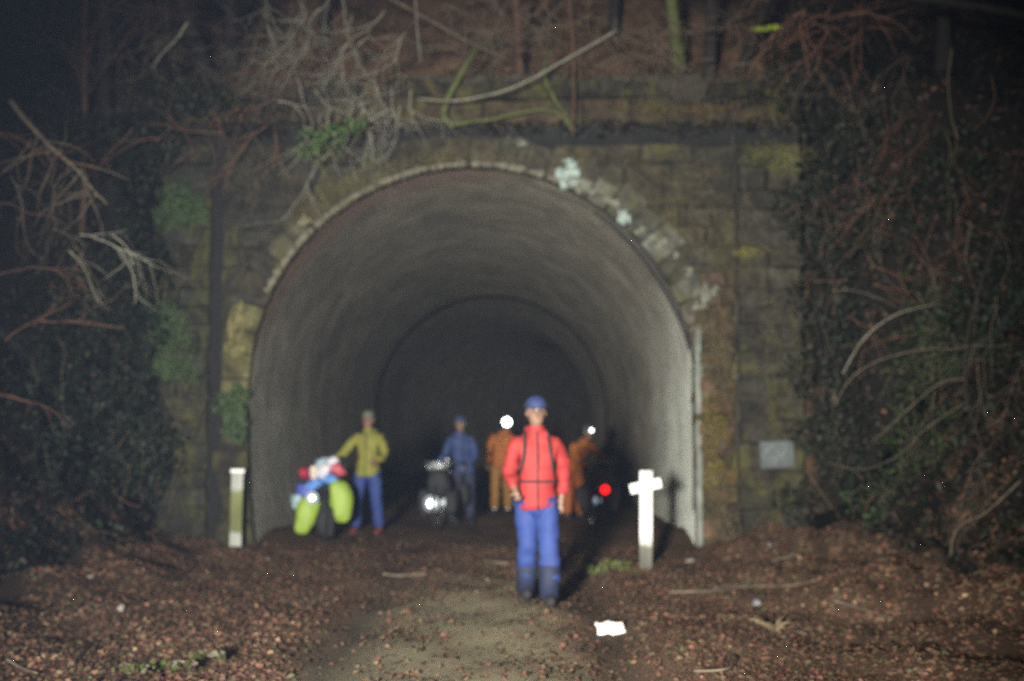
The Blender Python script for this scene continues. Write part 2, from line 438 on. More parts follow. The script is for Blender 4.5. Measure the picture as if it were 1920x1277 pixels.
def stone(x0, x1, z0, z1, proud=0, col=(.1, .09, .07), name='stone', tilt=0, rough=.03, d=.3):
    w = x1 - x0; h = z1 - z0; wq = max(.1, round(w * 20) / 20); hq = round(h * 50) / 50
    key = (wq, hq, rnd.randrange(3), rough)
    if key not in protos: protos[key] = stone_proto(hash(key) & 0xffff, wq, hq, d, rough)
    o = bpy.data.objects.new(name, protos[key]); C.objects.link(o); o.parent = portal
    o.scale = (w / wq, 1, h / hq)
    o.location = ((x0 + x1) / 2, d / 2 - proud, (z0 + z1) / 2 + .022 * math.sin((x0 + x1) * 1.3 + z0 * 2) + rnd.uniform(-.012, .012)); o.rotation_euler = (rnd.uniform(-.02, .02), tilt + rnd.uniform(-.03, .03), rnd.uniform(-.03, .03))
    tint(o, col, .8, 1.15); return o
def hw(z0, z1, side):
    best = 0
    for k in range(9):
        z = z0 + (z1 - z0) * k / 8; r = RI + .12
        if z < ZC: x = r
        elif z < ZC + r: x = math.sqrt(max(0, r * r - (z - ZC) ** 2))
        else: x = 0
        best = max(best, x)
    return best
SL0, SL1 = -3.87, -3.73      # drainage slot left of the arch (shallow, its deep shade painted black)
z = -.15; row = 0
nst = 0
while z < 5.16:
    h = rnd.choice([.24, .27, .30, .33]);
    if z + h > 5.16 - .12: h = 5.16 - z
    half = hw(z, z + h, 0)
    for side in (-1, 1):
        x = XC + side * half; end = SL1 if side < 0 else 2.88
        if half < .02 and side > 0: x = XC
        lim = [(x, end)] if abs(end - XC) > half + .05 else []
        if side < 0: lim.append((SL0, XL))
        else: lim.append((max(2.90, x) , XR))
        for li, (a, e) in enumerate(lim):
            pil = li == len(lim) - 1
            x = a
            while (e - x) * side > .03:
                wd = rnd.uniform(.34, .72)
                if (e - x) * side - wd < .2: wd = (e - x) * side
                x2 = x + side * wd
                lo, hi = min(x, x2), max(x, x2)
                zc = z + h / 2
                if side < 0: col = (.055, .052, .040) if not pil else (.045, .046, .034)
                else: col = (.085, .074, .048) if zc > 2.9 else (.085, .07, .045)
                if pil and side > 0: col = (.065, .058, .042)
                stone(lo, hi, z, z + h, rnd.uniform(-.01, .02) + (.07 if pil else 0), col); nst += 1
                x = x2
    z += h
# string course, its shadow band painted black, and parapet
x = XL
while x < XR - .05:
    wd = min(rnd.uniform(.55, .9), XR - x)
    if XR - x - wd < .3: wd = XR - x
    o = stone(x, x + wd, 5.16, 5.44, -.02, (.006, .006, .005)); o.data = o.data.copy(); o.data.materials[0] = mat_shade; x += wd
x = XL
while x < XR - .05:
    wd = min(rnd.uniform(.5, .8), XR - x)
    if XR - x - wd < .3: wd = XR - x
    stone(x, x + wd, 5.44, 5.78, .04, (.075, .055, .033)); x += wd
x = XL
while x < XR - .05:
    wd = min(rnd.uniform(.6, 1.0), XR - x)
    if XR - x - wd < .3: wd = XR - x
    stone(x - .02, x + wd + .02, 5.78, 6.03 + rnd.uniform(-.09, .05), .06, (.035, .032, .022), 'coping_stone', rnd.uniform(-.03, .03), d=.55); x += wd
# slot back: black strip painted as the shade of a deep gap
mb = MB(); mb.box(((SL0 + SL1) / 2, .045, 2.5), (.15, .01, 5.4)); mb.build('slot_shade_strip', plain('slot_shade_black', (.008, .008, .008), .9), portal, smooth=False)

# arch ring of voussoirs
u = 0.0; k = 0
while u < ULEN - .05:
    du = rnd.uniform(.26, .36)
    if ULEN - u - du < .15: du = ULEN - u
    uc = u + du / 2; pm = arc_pt(uc, 0)
    thick = rnd.choice([.34, .40, .46])
    a0, a1 = arc_pt(u + .008, 0), arc_pt(u + du - .008, 0)
    b0, b1 = arc_pt(u + .008, thick), arc_pt(u + du - .008, thick)
    pr_ = rnd.uniform(.02, .045)
    def lerp(a, b, t): return a + (b - a) * t
    bm = bmesh.new()
    ctr = (a0 + a1 + b0 + b1) / 4
    co = []
    for yy in (-pr_, .13):
        for q in (a0, a1, b1, b0): co.append(Vector((q.x - ctr.x, yy, q.z - ctr.z)))
    vs = [bm.verts.new(c) for c in co]
    for f in ((0, 1, 2, 3), (7, 6, 5, 4), (0, 4, 5, 1), (1, 5, 6, 2), (2, 6, 7, 3), (3, 7, 4, 0)): bm.faces.new([vs[i] for i in f])
    bmesh.ops.recalc_face_normals(bm, faces=bm.faces)
    bmesh.ops.bevel(bm, geom=[e for e in bm.edges if all(v.co.y < 0 for v in e.verts)], offset=.018, segments=2, affect='EDGES', profile=.6)
    for v in bm.verts:
        if v.co.y < .1: v.co += Vector([rnd.uniform(-.011, .011) for _ in range(3)])
    me = bpy.data.meshes.new('voussoir'); bm.to_mesh(me); bm.free(); me.materials.append(mat_stone)
    for p in me.polygons: p.use_smooth = True
    o = bpy.data.objects.new('voussoir', me); C.objects.link(o); o.parent = portal; o.location = (ctr.x, 0, ctr.z)
    # colours read off the photograph stone by stone along the ring
    t = uc / ULEN
    zc = pm.z; left = pm.x < XC
    if left and 1.9 < zc < 3.0: col = (.25, .225, .10)
    elif left and 3.7 < zc < 4.75: col = (.24, .22, .13)
    elif left and zc < 1.9: col = (.10, .085, .06)
    elif left: col = (.12, .105, .07)
    elif zc > 4.5: col = (.17, .155, .11)
    elif zc > 3.0: col = (.20, .19, .14) if rnd.random() < .75 else (.3, .3, .25)
    elif zc > 2.2: col = (.22, .19, .14)
    else: col = (.17, .12, .065)
    tint(o, [c * (.6 if not (left and 1.9 < zc < 3.0) else .8) for c in col], .8, 1.2)
    u += du; k += 1

# lime deposits on the ring
mat_lime = plain('lime_crust', (.30, .38, .35), .6, 0, .3, 12, .6)
mat_lime2 = plain('grey_lime_crust', (.17, .175, .135), .8, 0, .4, 12, .6)
def crust(px, py, w_, h_, m, seed):
    c = P(px, py, YW - .05); b = MB(); rr = random.Random(seed)
    for i in range(16):
        a = rr.uniform(0, 6.28); q = rr.uniform(0, 1) ** .6 * 1.15
        b.ball((math.cos(a) * w_ * q * .36, -.01, math.sin(a) * h_ * q * .36), 1, 10, 6, (w_ * rr.uniform(.06, .17), .016, h_ * rr.uniform(.06, .2)), 1.3)
    o = b.build('lime_crust', m, portal); o.location = (c.x, c.y - YW, c.z)
crust(1063, 325, .40, .42, mat_lime, 1); crust(1085, 340, .42, .30, mat_lime2, 2)
crust(1058, 338, .12, .36, mat_lime, 8)
crust(1172, 405, .22, .2, mat_lime, 3); crust(1150, 380, .22, .14, mat_lime2, 4); crust(980, 270, .2, .06, mat_lime2, 5)
crust(1240, 455, .2, .2, mat_lime2, 6); crust(1322, 560, .16, .5, mat_lime2, 7); crust(1330, 520, .1, .15, mat_lime, 17)
crust(572, 415, .24, .18, plain('pale_crust', (.22, .2, .12), .9), 9); crust(1310, 690, .09, .9, mat_lime, 10)
crust(445, 600, .3, .5, plain('ochre_crust', (.16, .145, .06), .9), 31); crust(440, 655, .3, .25, plain('ochre_crust_b', (.15, .14, .055), .9), 32)
crust(1395, 548, .12, .1, mat_lime2, 12); crust(1500, 492, .16, .05, mat_lime2, 13)

def bend(y): return .011 * max(0, y - 36) ** 2
for a_, b_, w_, h_, q_ in [(1112, 358, .16, .10, 41), (1135, 372, .14, .12, 42), (1200, 432, .16, .14, 43), (1222, 446, .12, .16, 44), (1290, 508, .14, .16, 45), (1305, 575, .12, .22, 46), (1312, 622, .10, .25, 47), (1268, 478, .12, .12, 48), (1340, 545, .12, .2, 49)]:
    crust(a_, b_, w_, h_, mat_lime2, q_)
lip = plain('pale_arch_lip', (.15, .14, .10), .9, 0, .4, 9, .6)
for q_ in range(17):      # pale broken lip along the upper left of the arch and over the crown
    an_ = R(152 - q_ * 5.2); X_ = XC + (RI + .04) * math.cos(an_); Z_ = ZC + (RI + .04) * math.sin(an_)
    b_ = MB()
    for i_ in range(6):
        t_ = rnd.uniform(-.15, .15); b_.ball((-math.sin(an_) * t_, 0, math.cos(an_) * t_), 1, 8, 6, (rnd.uniform(.03, .07), .02, rnd.uniform(.02, .045)), 1.0)
    o = b_.build('arch_lip', lip, portal); o.location = (X_, -.06, Z_)
# tunnel lining: long brick vault, with steps between its rings
def lining():
    ys = []; rr_ = []
    segs = [YW + .06, 17.6, 20.3, 23.4, 27.0, 31.0, 36.0, 42.0, 50.0, 60.0, 75.0, 92.0]
    offs = [.0, .0, .0, .0, .0, .003, .003, .003, .003, .003, .003]
    for i in range(len(segs) - 1):
        m_ = max(4, int((segs[i + 1] - segs[i]) / .35)) if segs[i] < 40 else 8
        for j in range(m_ + 1):
            gp = .002 if i in (4, 5) else .0005; ys.append(segs[i] + gp + (segs[i + 1] - segs[i] - 2 * gp) * j / m_); rr_.append(offs[i])
    nu = 150; v = []; uvs = []
    for y, ro in zip(ys, rr_):
        for i in range(nu + 1):
            u = ULEN * i / nu; p = arc_pt(u, ro)
            d = Vector((p.x - XC, 0, max(p.z - ZC, 0))).normalized()
            nz = noise.noise(Vector((p.x * .7, y * .3, p.z * .7))) * .014 + noise.noise(Vector((p.x * 3, y * .8, p.z * 3))) * .006
            nz *= min(1, .3 + (y - YW) * .25) if y < 20 else 1; p = p + d * (nz + .012 * min(1, (y - YW) / 6))
            if i == 0 or i == nu: p.z = -.3
            v.append((p.x + bend(y), y, p.z)); uvs.append((y, u))
    f = []
    for j in range(len(ys) - 1):
        for i in range(nu):
            a = j * (nu + 1) + i; f.append((a, a + nu + 1, a + nu + 2, a + 1))
    me = bpy.data.meshes.new('tunnel_lining'); me.from_pydata(v, [], f); me.update()
    uvl = me.uv_layers.new(name='UVMap'); li = np.zeros(len(me.loops), dtype=np.int32); me.loops.foreach_get('vertex_index', li)
    uvl.data.foreach_set('uv', np.array(uvs, dtype=np.float32)[li].ravel())
    me.polygons.foreach_set('use_smooth', [True] * len(f)); me.materials.append(mat_lining)
    o = bpy.data.objects.new('tunnel_lining', me); C.objects.link(o); o.parent = portal; o.location = (0, -YW, 0)
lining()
# black tube added as the shade of a broken-out gap along the right haunch
pts = []
for i in range(24):
    t = i / 23; a = R(56 - 46 * t); pts.append(Vector((XC + (RI - .015) * math.cos(a), .42 - .26 * t, ZC + (RI - .015) * math.sin(a))))
rads = [.015 + .04 * math.sin(math.pi * min(1, (i / 23) * 1.0)) for i in range(24)]
mb = MB(); mb.tube(pts, rads, 7); mb.build('gap_shade_tube', plain('gap_shade_black', (.02, .017, .015), .7), portal)
# rough rubble jamb right of the mouth, whitewashed reveal edge
zz = -.1
while zz < 3.35:
    h = rnd.uniform(.13, .24); x = 2.36 + rnd.uniform(-.05, .05); e = 2.86 + rnd.uniform(-.08, .03)
    while x < e - .05:
        wd = min(rnd.uniform(.16, .36), e - x)
        o = stone(x, x + wd, zz, zz + h, rnd.uniform(.03, .10), rnd.choice([(.13, .085, .04), (.10, .075, .04), (.15, .12, .07), (.07, .055, .03), (.16, .10, .065)]), 'jamb_stone', rnd.uniform(-.07, .07), .035, .2); x += wd
    zz += h
mb = MB(); vs = []; nr_ = 46
for q in range(nr_):
    z_ = -.1 + q * .062; a0_ = XC + RI - .012; w0_ = .075 + .05 * noise.noise(Vector((0, 0, z_ * 3.1))) + .02 * noise.noise(Vector((5, 0, z_ * 14))); w0_ *= 1 - .9 * max(0, (q - 38) / 8)
    for x_, y_ in ((a0_, .3), (a0_, -.07), (a0_ + .012, -.085), (a0_ + w0_ * .6, -.09 + .01 * noise.noise(Vector((3, 3, z_ * 9)))), (a0_ + w0_, -.08), (a0_ + w0_, .02)): vs.append((x_, y_, z_))
mb.add(vs, [(q * 6 + k_, q * 6 + k_ + 1, q * 6 + k_ + 7, q * 6 + k_ + 6) for q in range(nr_ - 1) for k_ in range(5)])
mb.build('lime_edge', plain('limewash_edge', (.20, .215, .185), .85, 0, .45, 5, .6), portal)

# notice plate on the right pier
pl = P(1456, 852, YW - .1)
nb = empty('notice_plate', 'pale grey weathered notice plate scrawled with white marks on the right stone pier', 'notice', (pl.x, YW - .13, pl.z))
nb.rotation_euler = (0, R(-3), 0)
mb = MB(); mb.box((0, 0, 0), (.43, .02, .34)); mb.build('plate', plain('pale_grey_sheet', (.085, .10, .105), .7, 0, .25, 8), nb, False, bevel=.006)
mb = MB(); rr = random.Random(5)
for i in range(7):
    x0 = -.16 + .045 * i + rr.uniform(-.01, .01)
    pts = [Vector((x0 + .03 * math.sin(q * 1.3 + i), -.013, .14 - .042 * q * rr.uniform(.8, 1.05))) for q in range(7)]
    mb.tube(cr(pts, 3), .0045, 4)
mb.build('scrawl', plain('white_marker', (.26, .30, .31), .6), nb)

# ------------------------------------------------------------------ leaf litter
LC = np.array([(.10, .10, .035), (.14, .065, .038), (.27, .15, .085), (.10, .05, .03), (.17, .12, .07), (.33, .22, .13), (.22, .08, .05)])
def litter(name, x0, x1, y0, y1, n, fn, seed, dens=None, zmax=99, smin=.015, smax=.06, mul=1.0):
    g = np.random.default_rng(seed)
    x = g.uniform(x0, x1, n); y = y0 + (y1 - y0) * g.uniform(0, 1, n)
    if dens is not None:
        k = g.uniform(0, 1, n) < dens(x, y); x, y = x[k], y[k]
    z = fn(x, y) + g.uniform(.0, .018, len(x)); e = .05
    nx = -(fn(x + e, y) - fn(x - e, y)) / (2 * e); ny = -(fn(x, y + e) - fn(x, y - e)) / (2 * e)
    nr = np.stack([nx, ny, np.ones_like(x)], 1); nr /= np.linalg.norm(nr, axis=1)[:, None]
    ci = g.choice(len(LC), len(x), p=[.13, .26, .13, .22, .1, .04, .12]); cols = LC[ci] * g.uniform(.8, 1.0, (len(x), 1)) * mul * np.array([[1.05, 1.0, .92]]) + .03
    o = leaves_mesh(name, np.stack([x, y, z], 1), nr, g.uniform(smin, smax, len(x)), cols, mat_leaf, seed, .20)
    return struct(o, 'stuff')
def dpath(x, y):
    c = np.exp(-((x + .25) / .85) ** 2) * sm(16.5, 10, y) * 1.1; r = np.exp(-((x + 1.2 + .05 * (y - 8)) / .32) ** 2) + .8 * np.exp(-((x - .75) / .28) ** 2)
    patch = .5 + .5 * np.sin(x * 1.7 + y * 2.3) * np.sin(x * 2.9 - y * 1.1 + 1)
    return np.clip(1 - .86 * c - .75 * r, .05, 1) * (.55 + .45 * patch)
litter('leaf_litter', -6.5, 7, 4.5, 15.9, 260000, bank, 3, dpath)
litter('hillside_leaves', -8, 8, 16.0, 24, 60000, hill, 4, lambda x, y: np.where(np.abs(x + .39) < 4.1, 1, .35), 99, .03, .08, .85)
litter('tunnel_leaves', XC - 2.6, XC + 2.6, 15.6, 19, 3000, lambda x, y: 0 * x + .01, 5, lambda x, y: sm(19, 15.6, y), 99, .04, .08, .9)

def blades(name, x0, x1, y0, y1, n, seed, cols, h=(.012, .035)):
    g = np.random.default_rng(seed); x = g.uniform(x0, x1, n); y = g.uniform(y0, y1, n)
    k = g.uniform(0, 1, n) < np.exp(-((x + .25 + .15 * np.sin(y * 2)) / .75) ** 2) * sm(12.6, 10, y) * (.35 + .65 * (np.sin(x * 5 + y * 3) * np.sin(y * 4.3 - x * 2) > -.25)); x, y = x[k], y[k]
    L = g.uniform(*h, len(x)); z = bank(x, y) + L * .4
    nr = g.normal(0, 1, (len(x), 3)); nr[:, 2] *= .5; nr[:, 1] -= .8
    cc = np.array(cols)[g.integers(0, len(cols), len(x))] * g.uniform(.6, 1.3, (len(x), 1))
    return struct(leaves_mesh(name, np.stack([x, y, z], 1), nr, L, cc, mat_leaf, seed, .2), 'stuff')

# ------------------------------------------------------------------ undergrowth
def ivy(label, blobs, seed, cnt, cols, size=(.03, .06), depth=.12, name='ivy', group=None, ntr=None):
    """blobs: (px, py, Y, rx, rz) in photo pixels, radii in metres"""
    g = np.random.default_rng(seed); pos = []
    c0 = P(blobs[0][0], blobs[0][1], blobs[0][2])
    for (px, py, Y, rx, rz) in blobs:
        c = P(px, py, Y); m_ = int(cnt * rx * rz * (20 if cnt < 160 else 30))
        a = g.uniform(0, 6.28, m_); q = np.sqrt(g.uniform(0, 1, m_)); wv = 1 + .25 * np.sin(a * 3 + seed) + .15 * np.sin(a * 7 + seed * 2)
        x = np.cos(a) * q * rx * wv; zz = np.sin(a) * q * rz * wv
        yy = -np.abs(g.normal(0, depth, m_)) * (1 - .6 * q)
        pos.append(np.stack([c.x + x, c.y + yy, c.z + zz], 1))
    pos = np.concatenate(pos) - np.array(c0)
    nr = np.tile(np.array([[0, -1, .35]]), (len(pos), 1))
    cc = np.array(cols)[g.integers(0, len(cols), len(pos))] * g.uniform(.5, 1.4, (len(pos), 1))
    t = empty(name, label, name if name != 'moss_clump' else 'moss', c0, 0, group)
    leaves_mesh('foliage', pos, nr, g.uniform(size[0], size[1], len(pos)), cc, mat_ivy, seed, .45, t)
    rr = random.Random(seed)
    for (px, py, Y, rx, rz) in blobs:
        c = P(px, py, Y) - c0
        for i in range(2):
            mb = MB()
            x = rr.uniform(-rx, rx) * .5
            mb.tube(cr([c + Vector((x + rr.uniform(-.1, .1), .02 - .03 * rr.random(), -rz + 2 * rz * q / 4)) for q in range(5)], 3), .006, 4)
            mb.build('stem', mat_twig2, t)
    return t
# creeping ground cover that darkens both cutting sides
def cover(name, x0, x1, y0, y1, n, fn, seed, cols, size, mul=1):
    g = np.random.default_rng(seed); x = g.uniform(x0, x1, n); y = g.uniform(y0, y1, n)
    k = g.uniform(0, 1, n) < .3 + .7 * (np.sin(x * 2.3 + y * 1.9) * np.sin(y * 3.1 - x * 1.7) > -.2); x, y = x[k], y[k]
    z = fn(x, y) + g.uniform(0, .22, len(x)) ** 1.4; e = .05
    nr = np.stack([-(fn(x + e, y) - fn(x - e, y)) / (2 * e), -(fn(x, y + e) - fn(x, y - e)) / (2 * e) - .5, np.ones_like(x)], 1); nr /= np.linalg.norm(nr, axis=1)[:, None]
    cc = np.array(cols)[g.integers(0, len(cols), len(x))] * g.uniform(.5, 1.4, (len(x), 1)) * mul
    return struct(leaves_mesh(name, np.stack([x, y, z], 1), nr, g.uniform(*size, len(x)), cc, mat_ivy, seed, .5), 'stuff')
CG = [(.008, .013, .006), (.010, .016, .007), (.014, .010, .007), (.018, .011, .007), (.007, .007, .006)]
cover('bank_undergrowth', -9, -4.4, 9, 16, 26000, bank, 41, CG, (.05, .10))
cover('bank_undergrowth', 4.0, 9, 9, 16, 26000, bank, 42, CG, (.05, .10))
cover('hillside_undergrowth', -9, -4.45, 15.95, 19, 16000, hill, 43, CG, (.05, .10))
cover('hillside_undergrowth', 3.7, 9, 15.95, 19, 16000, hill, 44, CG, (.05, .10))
GR = [(.045, .08, .028), (.065, .11, .04), (.08, .125, .05), (.03, .05, .02)]
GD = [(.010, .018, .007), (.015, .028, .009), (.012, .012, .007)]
ivy('square cushion of green moss high on the left pilaster, under the hanging twigs', [(333, 392, 15.66, .34, .29), (345, 385, 15.66, .25, .26)], 21, 420, GR, (.018, .04), .05, 'moss_clump')
ivy('green moss cushion halfway up the left pilaster, upper of a touching pair', [(310, 590, 15.66, .26, .16), (318, 632, 15.66, .32, .22)], 22, 420, GR, (.018, .04), .05, 'moss_clump')
ivy('ragged green moss cushion below a dark joint on the left pilaster', [(325, 692, 15.66, .34, .16), (300, 680, 15.66, .2, .12)], 23, 420, GR, (.018, .04), .05, 'moss_clump')
ivy('bright green fern tuft growing on the left jamb of the arch', [(436, 762, 15.62, .20, .26), (442, 805, 15.62, .16, .18)], 24, 480, GR, (.02, .045), .07, 'moss_clump')
ivy('dim dark ivy sheet on the bank left of the portal', [(180, 500, 15.4, .8, .5), (230, 560, 15.4, .5, .6), (120, 620, 15.0, .7, .8), (60, 780, 14.2, .8, .7), (40, 930, 13.5, .7, .6), (200, 760, 15.2, .5, .4)], 25, 70, GD, (.04, .075), .15)
ivy('dark ivy trailing on the bank above the leftmost post stump', [(210, 880, 14.8, .6, .4), (130, 1000, 13.5, .5, .3), (280, 830, 15.4, .35, .4)], 26, 60, GD, (.04, .075), .15)
ivy('tall green ivy column climbing the bank right of the portal', [(1745, 560, 14.6, .42, .4), (1715, 680, 14.6, .4, .45), (1730, 800, 14.5, .5, .5), (1700, 900, 14.4, .5, .5), (1760, 640, 14.6, .35, .5)], 27, 150, [(.03, .055, .014), (.045, .07, .018)] + GD, (.022, .048), .15)
ivy('green ivy at the foot of the right bank behind the brambles', [(1690, 960, 14.2, .45, .25), (1620, 930, 14.9, .3, .3)], 28, 110, GD + GR[:1], (.035, .07), .12)
ivy('shadowed ivy on the upper right bank under the bramble curtain', [(1650, 420, 15.3, .7, .5), (1780, 330, 15.0, .6, .6), (1860, 560, 14.2, .6, .9), (1880, 800, 13.6, .5, .8)], 29, 60, GD, (.04, .075), .15)
ivy('small leafy green sprig tangled in twigs left of the arch crown', [(610, 262, 14.9, .30, .14), (655, 240, 14.9, .22, .10), (585, 285, 14.9, .14, .12)], 30, 120, [(.05, .10, .02), (.07, .12, .03)], (.035, .075), .15, 'leafy_sprig')
ivy('lone bright yellow-green leaf spray on the parapet edge', [(1430, 55, 16.2, .14, .015), (1450, 52, 16.2, .08, .02)], 31, 900, [(.30, .38, .03)], (.04, .07), .03, 'leafy_sprig')
ivy('olive moss cushion on the stones right of the arch', [(1455, 290, 15.7, .5, .17), (1480, 310, 15.7, .3, .14)], 33, 230, [(.12, .13, .03), (.16, .17, .05), (.08, .08, .03)], (.015, .035), .03, 'moss_clump')
ivy('yellow-brown moss bulge on the right jamb above the cross', [(1338, 800, 15.62, .17, .3), (1340, 880, 15.62, .15, .25)], 34, 500, [(.13, .10, .02), (.18, .15, .04), (.10, .07, .02)], (.015, .035), .05, 'moss_clump')
ivy('low green weeds at the foot of the white cross', [(1150, 1065, 13.2, .28, .07), (1235, 1085, 12.9, .22, .05), (1120, 1075, 13.1, .15, .05)], 35, 160, [(.10, .12, .03), (.15, .15, .04), (.06, .08, .02)], (.03, .07), .12, 'weeds')
ivy('yellow-green grass tuft at the bottom left of the path verge', [(255, 1252, 7.35, .12, .02), (320, 1245, 7.5, .16, .02), (390, 1225, 7.8, .14, .02)], 36, 230, [(.05, .062, .018), (.045, .04, .015)], (.03, .06), .1, 'weeds')
ivy('yellow-green moss spot on the stones right of the arch haunch', [(1405, 470, 15.7, .1, .06), (1390, 475, 15.7, .08, .05)], 37, 600, [(.2, .19, .03), (.14, .13, .02)], (.015, .03), .02, 'moss_clump')
ivy('orange-brown moss on the parapet stones', [(1260, 205, 15.7, .6, .07), (1330, 205, 15.7, .3, .06)], 38, 300, [(.16, .09, .03), (.12, .08, .03), (.10, .10, .03)], (.015, .035), .03, 'moss_clump')

OL = [(.10, .09, .035), (.13, .12, .052), (.075, .07, .025), (.105, .085, .038)]
ivy('long pale olive moss band along the left shoulder of the arch', [(575, 400, 15.7, .22, .16), (620, 372, 15.7, .26, .14), (670, 340, 15.7, .28, .13), (730, 318, 15.7, .3, .11), (640, 350, 15.7, .3, .12), (800, 300, 15.7, .35, .09)], 46, 330, OL, (.012, .03), .03, 'moss_clump')
ivy('thin brown-olive moss along the crown of the arch', [(880, 295, 15.7, .4, .08), (960, 298, 15.7, .35, .07), (820, 290, 15.7, .3, .09)], 47, 260, [(.10, .085, .04), (.13, .11, .06)], (.012, .03), .03, 'moss_clump')
ivy('rusty brown moss patches on the stones right of the arch haunch', [(1300, 420, 15.7, .4, .3), (1330, 480, 15.7, .3, .35), (1250, 380, 15.7, .35, .2), (1200, 330, 15.7, .4, .15)], 48, 110, [(.10, .065, .025), (.08, .07, .03), (.12, .10, .035)], (.012, .03), .03, 'moss_clump')
ivy('mottled ochre and olive moss down the red brick jamb', [(1345, 600, 15.64, .17, .35), (1350, 700, 15.64, .18, .4), (1345, 960, 15.64, .16, .4), (1355, 650, 15.64, .14, .3), (1370, 1000, 15.64, .1, .3), (1330, 640, 15.64, .1, .25)], 49, 300, [(.12, .09, .04), (.09, .08, .03), (.15, .11, .06), (.07, .05, .025)], (.012, .03), .035, 'moss_clump')
ivy('dim green moss low on the outer right pier', [(1440, 560, 15.62, .3, .1), (1490, 740, 15.62, .25, .08), (1430, 470, 15.62, .3, .08), (1420, 690, 15.62, .2, .1)], 50, 130, [(.06, .07, .025), (.09, .085, .04)], (.012, .03), .03, 'moss_clump')
ivy('dark brown dead leaves and moss heaped along the coping of the parapet', [(400, 150, 15.62, .5, .09), (560, 140, 15.62, .6, .08), (720, 150, 15.62, .5, .07), (900, 135, 15.62, .6, .08), (1080, 140, 15.62, .5, .06), (1240, 132, 15.62, .5, .09), (1400, 140, 15.62, .5, .08), (330, 165, 15.62, .3, .08), (1480, 150, 15.62, .25, .12)], 60, 110, [(.06, .035, .02), (.04, .028, .016), (.08, .05, .028), (.03, .03, .012)], (.03, .07), .08, 'leaf_heap')
ivy('black leaves and moss added as shade along the dark ledge', [(330, 245, 15.66, .5, .12), (480, 240, 15.66, .6, .13), (640, 238, 15.66, .5, .11), (960, 240, 15.66, .6, .10), (1120, 238, 15.66, .6, .11), (1290, 240, 15.66, .6, .10), (1440, 238, 15.66, .4, .12), (1380, 190, 15.66, .4, .08), (480, 200, 15.62, .7, .14), (330, 200, 15.62, .5, .14)], 63, 150, [(.012, .011, .009), (.016, .016, .010), (.008, .008, .007)], (.025, .06), .05, 'leaf_heap')  # near-black foliage deepens the shadow painted on the ledge
ivy('damp brown-green moss smeared over the stones of the left spandrel', [(470, 350, 15.68, .35, .4), (520, 300, 15.68, .4, .25), (440, 470, 15.68, .2, .4), (350, 760, 15.6, .3, .4), (330, 900, 15.6, .3, .4), (345, 500, 15.6, .25, .3)], 64, 90, [(.028, .03, .014), (.022, .022, .013), (.04, .038, .018)], (.012, .03), .03, 'moss_clump')
ivy('dark brown moss smeared over the upper right spandrel', [(1180, 300, 15.68, .5, .15), (1300, 320, 15.68, .5, .3), (1400, 400, 15.68, .5, .35), (1440, 640, 15.6, .35, .35), (1440, 960, 15.6, .3, .4), (1450, 780, 15.6, .3, .2)], 65, 90, [(.05, .042, .02), (.035, .03, .018), (.03, .032, .014), (.065, .045, .022)], (.012, .03), .03, 'moss_clump')
# -- named single branches traced as stems at their own distance
def cane(label, pts, r0, r1, mat, name='branch', cat='branch', group=None, side=6, kids=0, kl=.35, seed=0, kmat=None):
    w3 = [P(*p) for p in pts]; c0 = w3[0].copy(); q = cr([p - c0 for p in w3], 7); m_ = len(q)
    rr = random.Random(seed + len(label))
    q = [p + Vector((rr.uniform(-1, 1), rr.uniform(-1, 1), rr.uniform(-1, 1))) * min(.008, r0 * .3) for p in q]
    t = empty(name, label, cat, c0, 0, group)
    mb = MB(); mb.tube(q, [r0 + (r1 - r0) * i / (m_ - 1) for i in range(m_)], side)
    mb.build('stem', mat, t)
    if kids:
        for i in range(kids):
            mb = MB(); s = q[rr.randrange(m_ // 5, m_)]; d = Vector((rr.uniform(-1, 1), rr.uniform(-.5, .3), rr.uniform(-1, .4))).normalized()
            pp = [s]
            for j in range(5):
                d = (d + Vector((rr.uniform(-.4, .4), rr.uniform(-.3, .3), rr.uniform(-.45, .2)))).normalized(); pp.append(pp[-1] + d * kl / 5)
            mb.tube(pp, [r1 * .8, r1 * .7, r1 * .6, r1 * .5, r1 * .4, r1 * .3], 4)
            mb.build('twig', kmat or mat, t)
    return t
cane('long pale bare branch bowing across the parapet above the arch', [(785, 186, 15.0), (860, 188, 14.9), (960, 165, 14.8), (1060, 112, 14.9), (1160, 55, 15.2)], .008, .018, mat_twig)
cane('thick mossy green root hanging down the wall above the crown', [(905, 75, 16.0), (875, 120, 15.6), (845, 175, 15.5), (832, 215, 15.5), (850, 238, 15.5)], .03, .05, mat_mossb)
cane('olive root running level along the string course', [(850, 234, 15.5), (930, 222, 15.5), (1000, 207, 15.5), (1045, 212, 15.5), (1075, 245, 15.5)], .025, .015, mat_mossb)
cane('grey mossy branch dropping to meet the level root', [(1032, 90, 15.9), (1020, 135, 15.5), (1035, 175, 15.5), (1060, 215, 15.5), (1072, 238, 15.5)], .03, .016, mat_mossb)
cane('thin red-brown vertical stem hanging past the arched branch', [(1066, -20, 15.4), (1072, 60, 15.3), (1076, 150, 15.3), (1075, 255, 15.3)], .018, .010, mat_barkred)
cane('thin pale vertical stem near the top centre left', [(778, -20, 15.6), (782, 50, 15.6), (788, 115, 15.6)], .010, .008, mat_twig)
cane('thin bowed grey twig arching left of the vertical stems', [(700, -20, 15.6), (800, 35, 15.6), (880, 80, 15.6), (960, 115, 15.8)], .02, .008, mat_twig2)
cane('broken pale stick leaning on the slope top left', [(352, 42, 15.4), (330, 75, 15.4), (300, 105, 15.4), (286, 130, 15.5)], .018, .012, mat_twig)
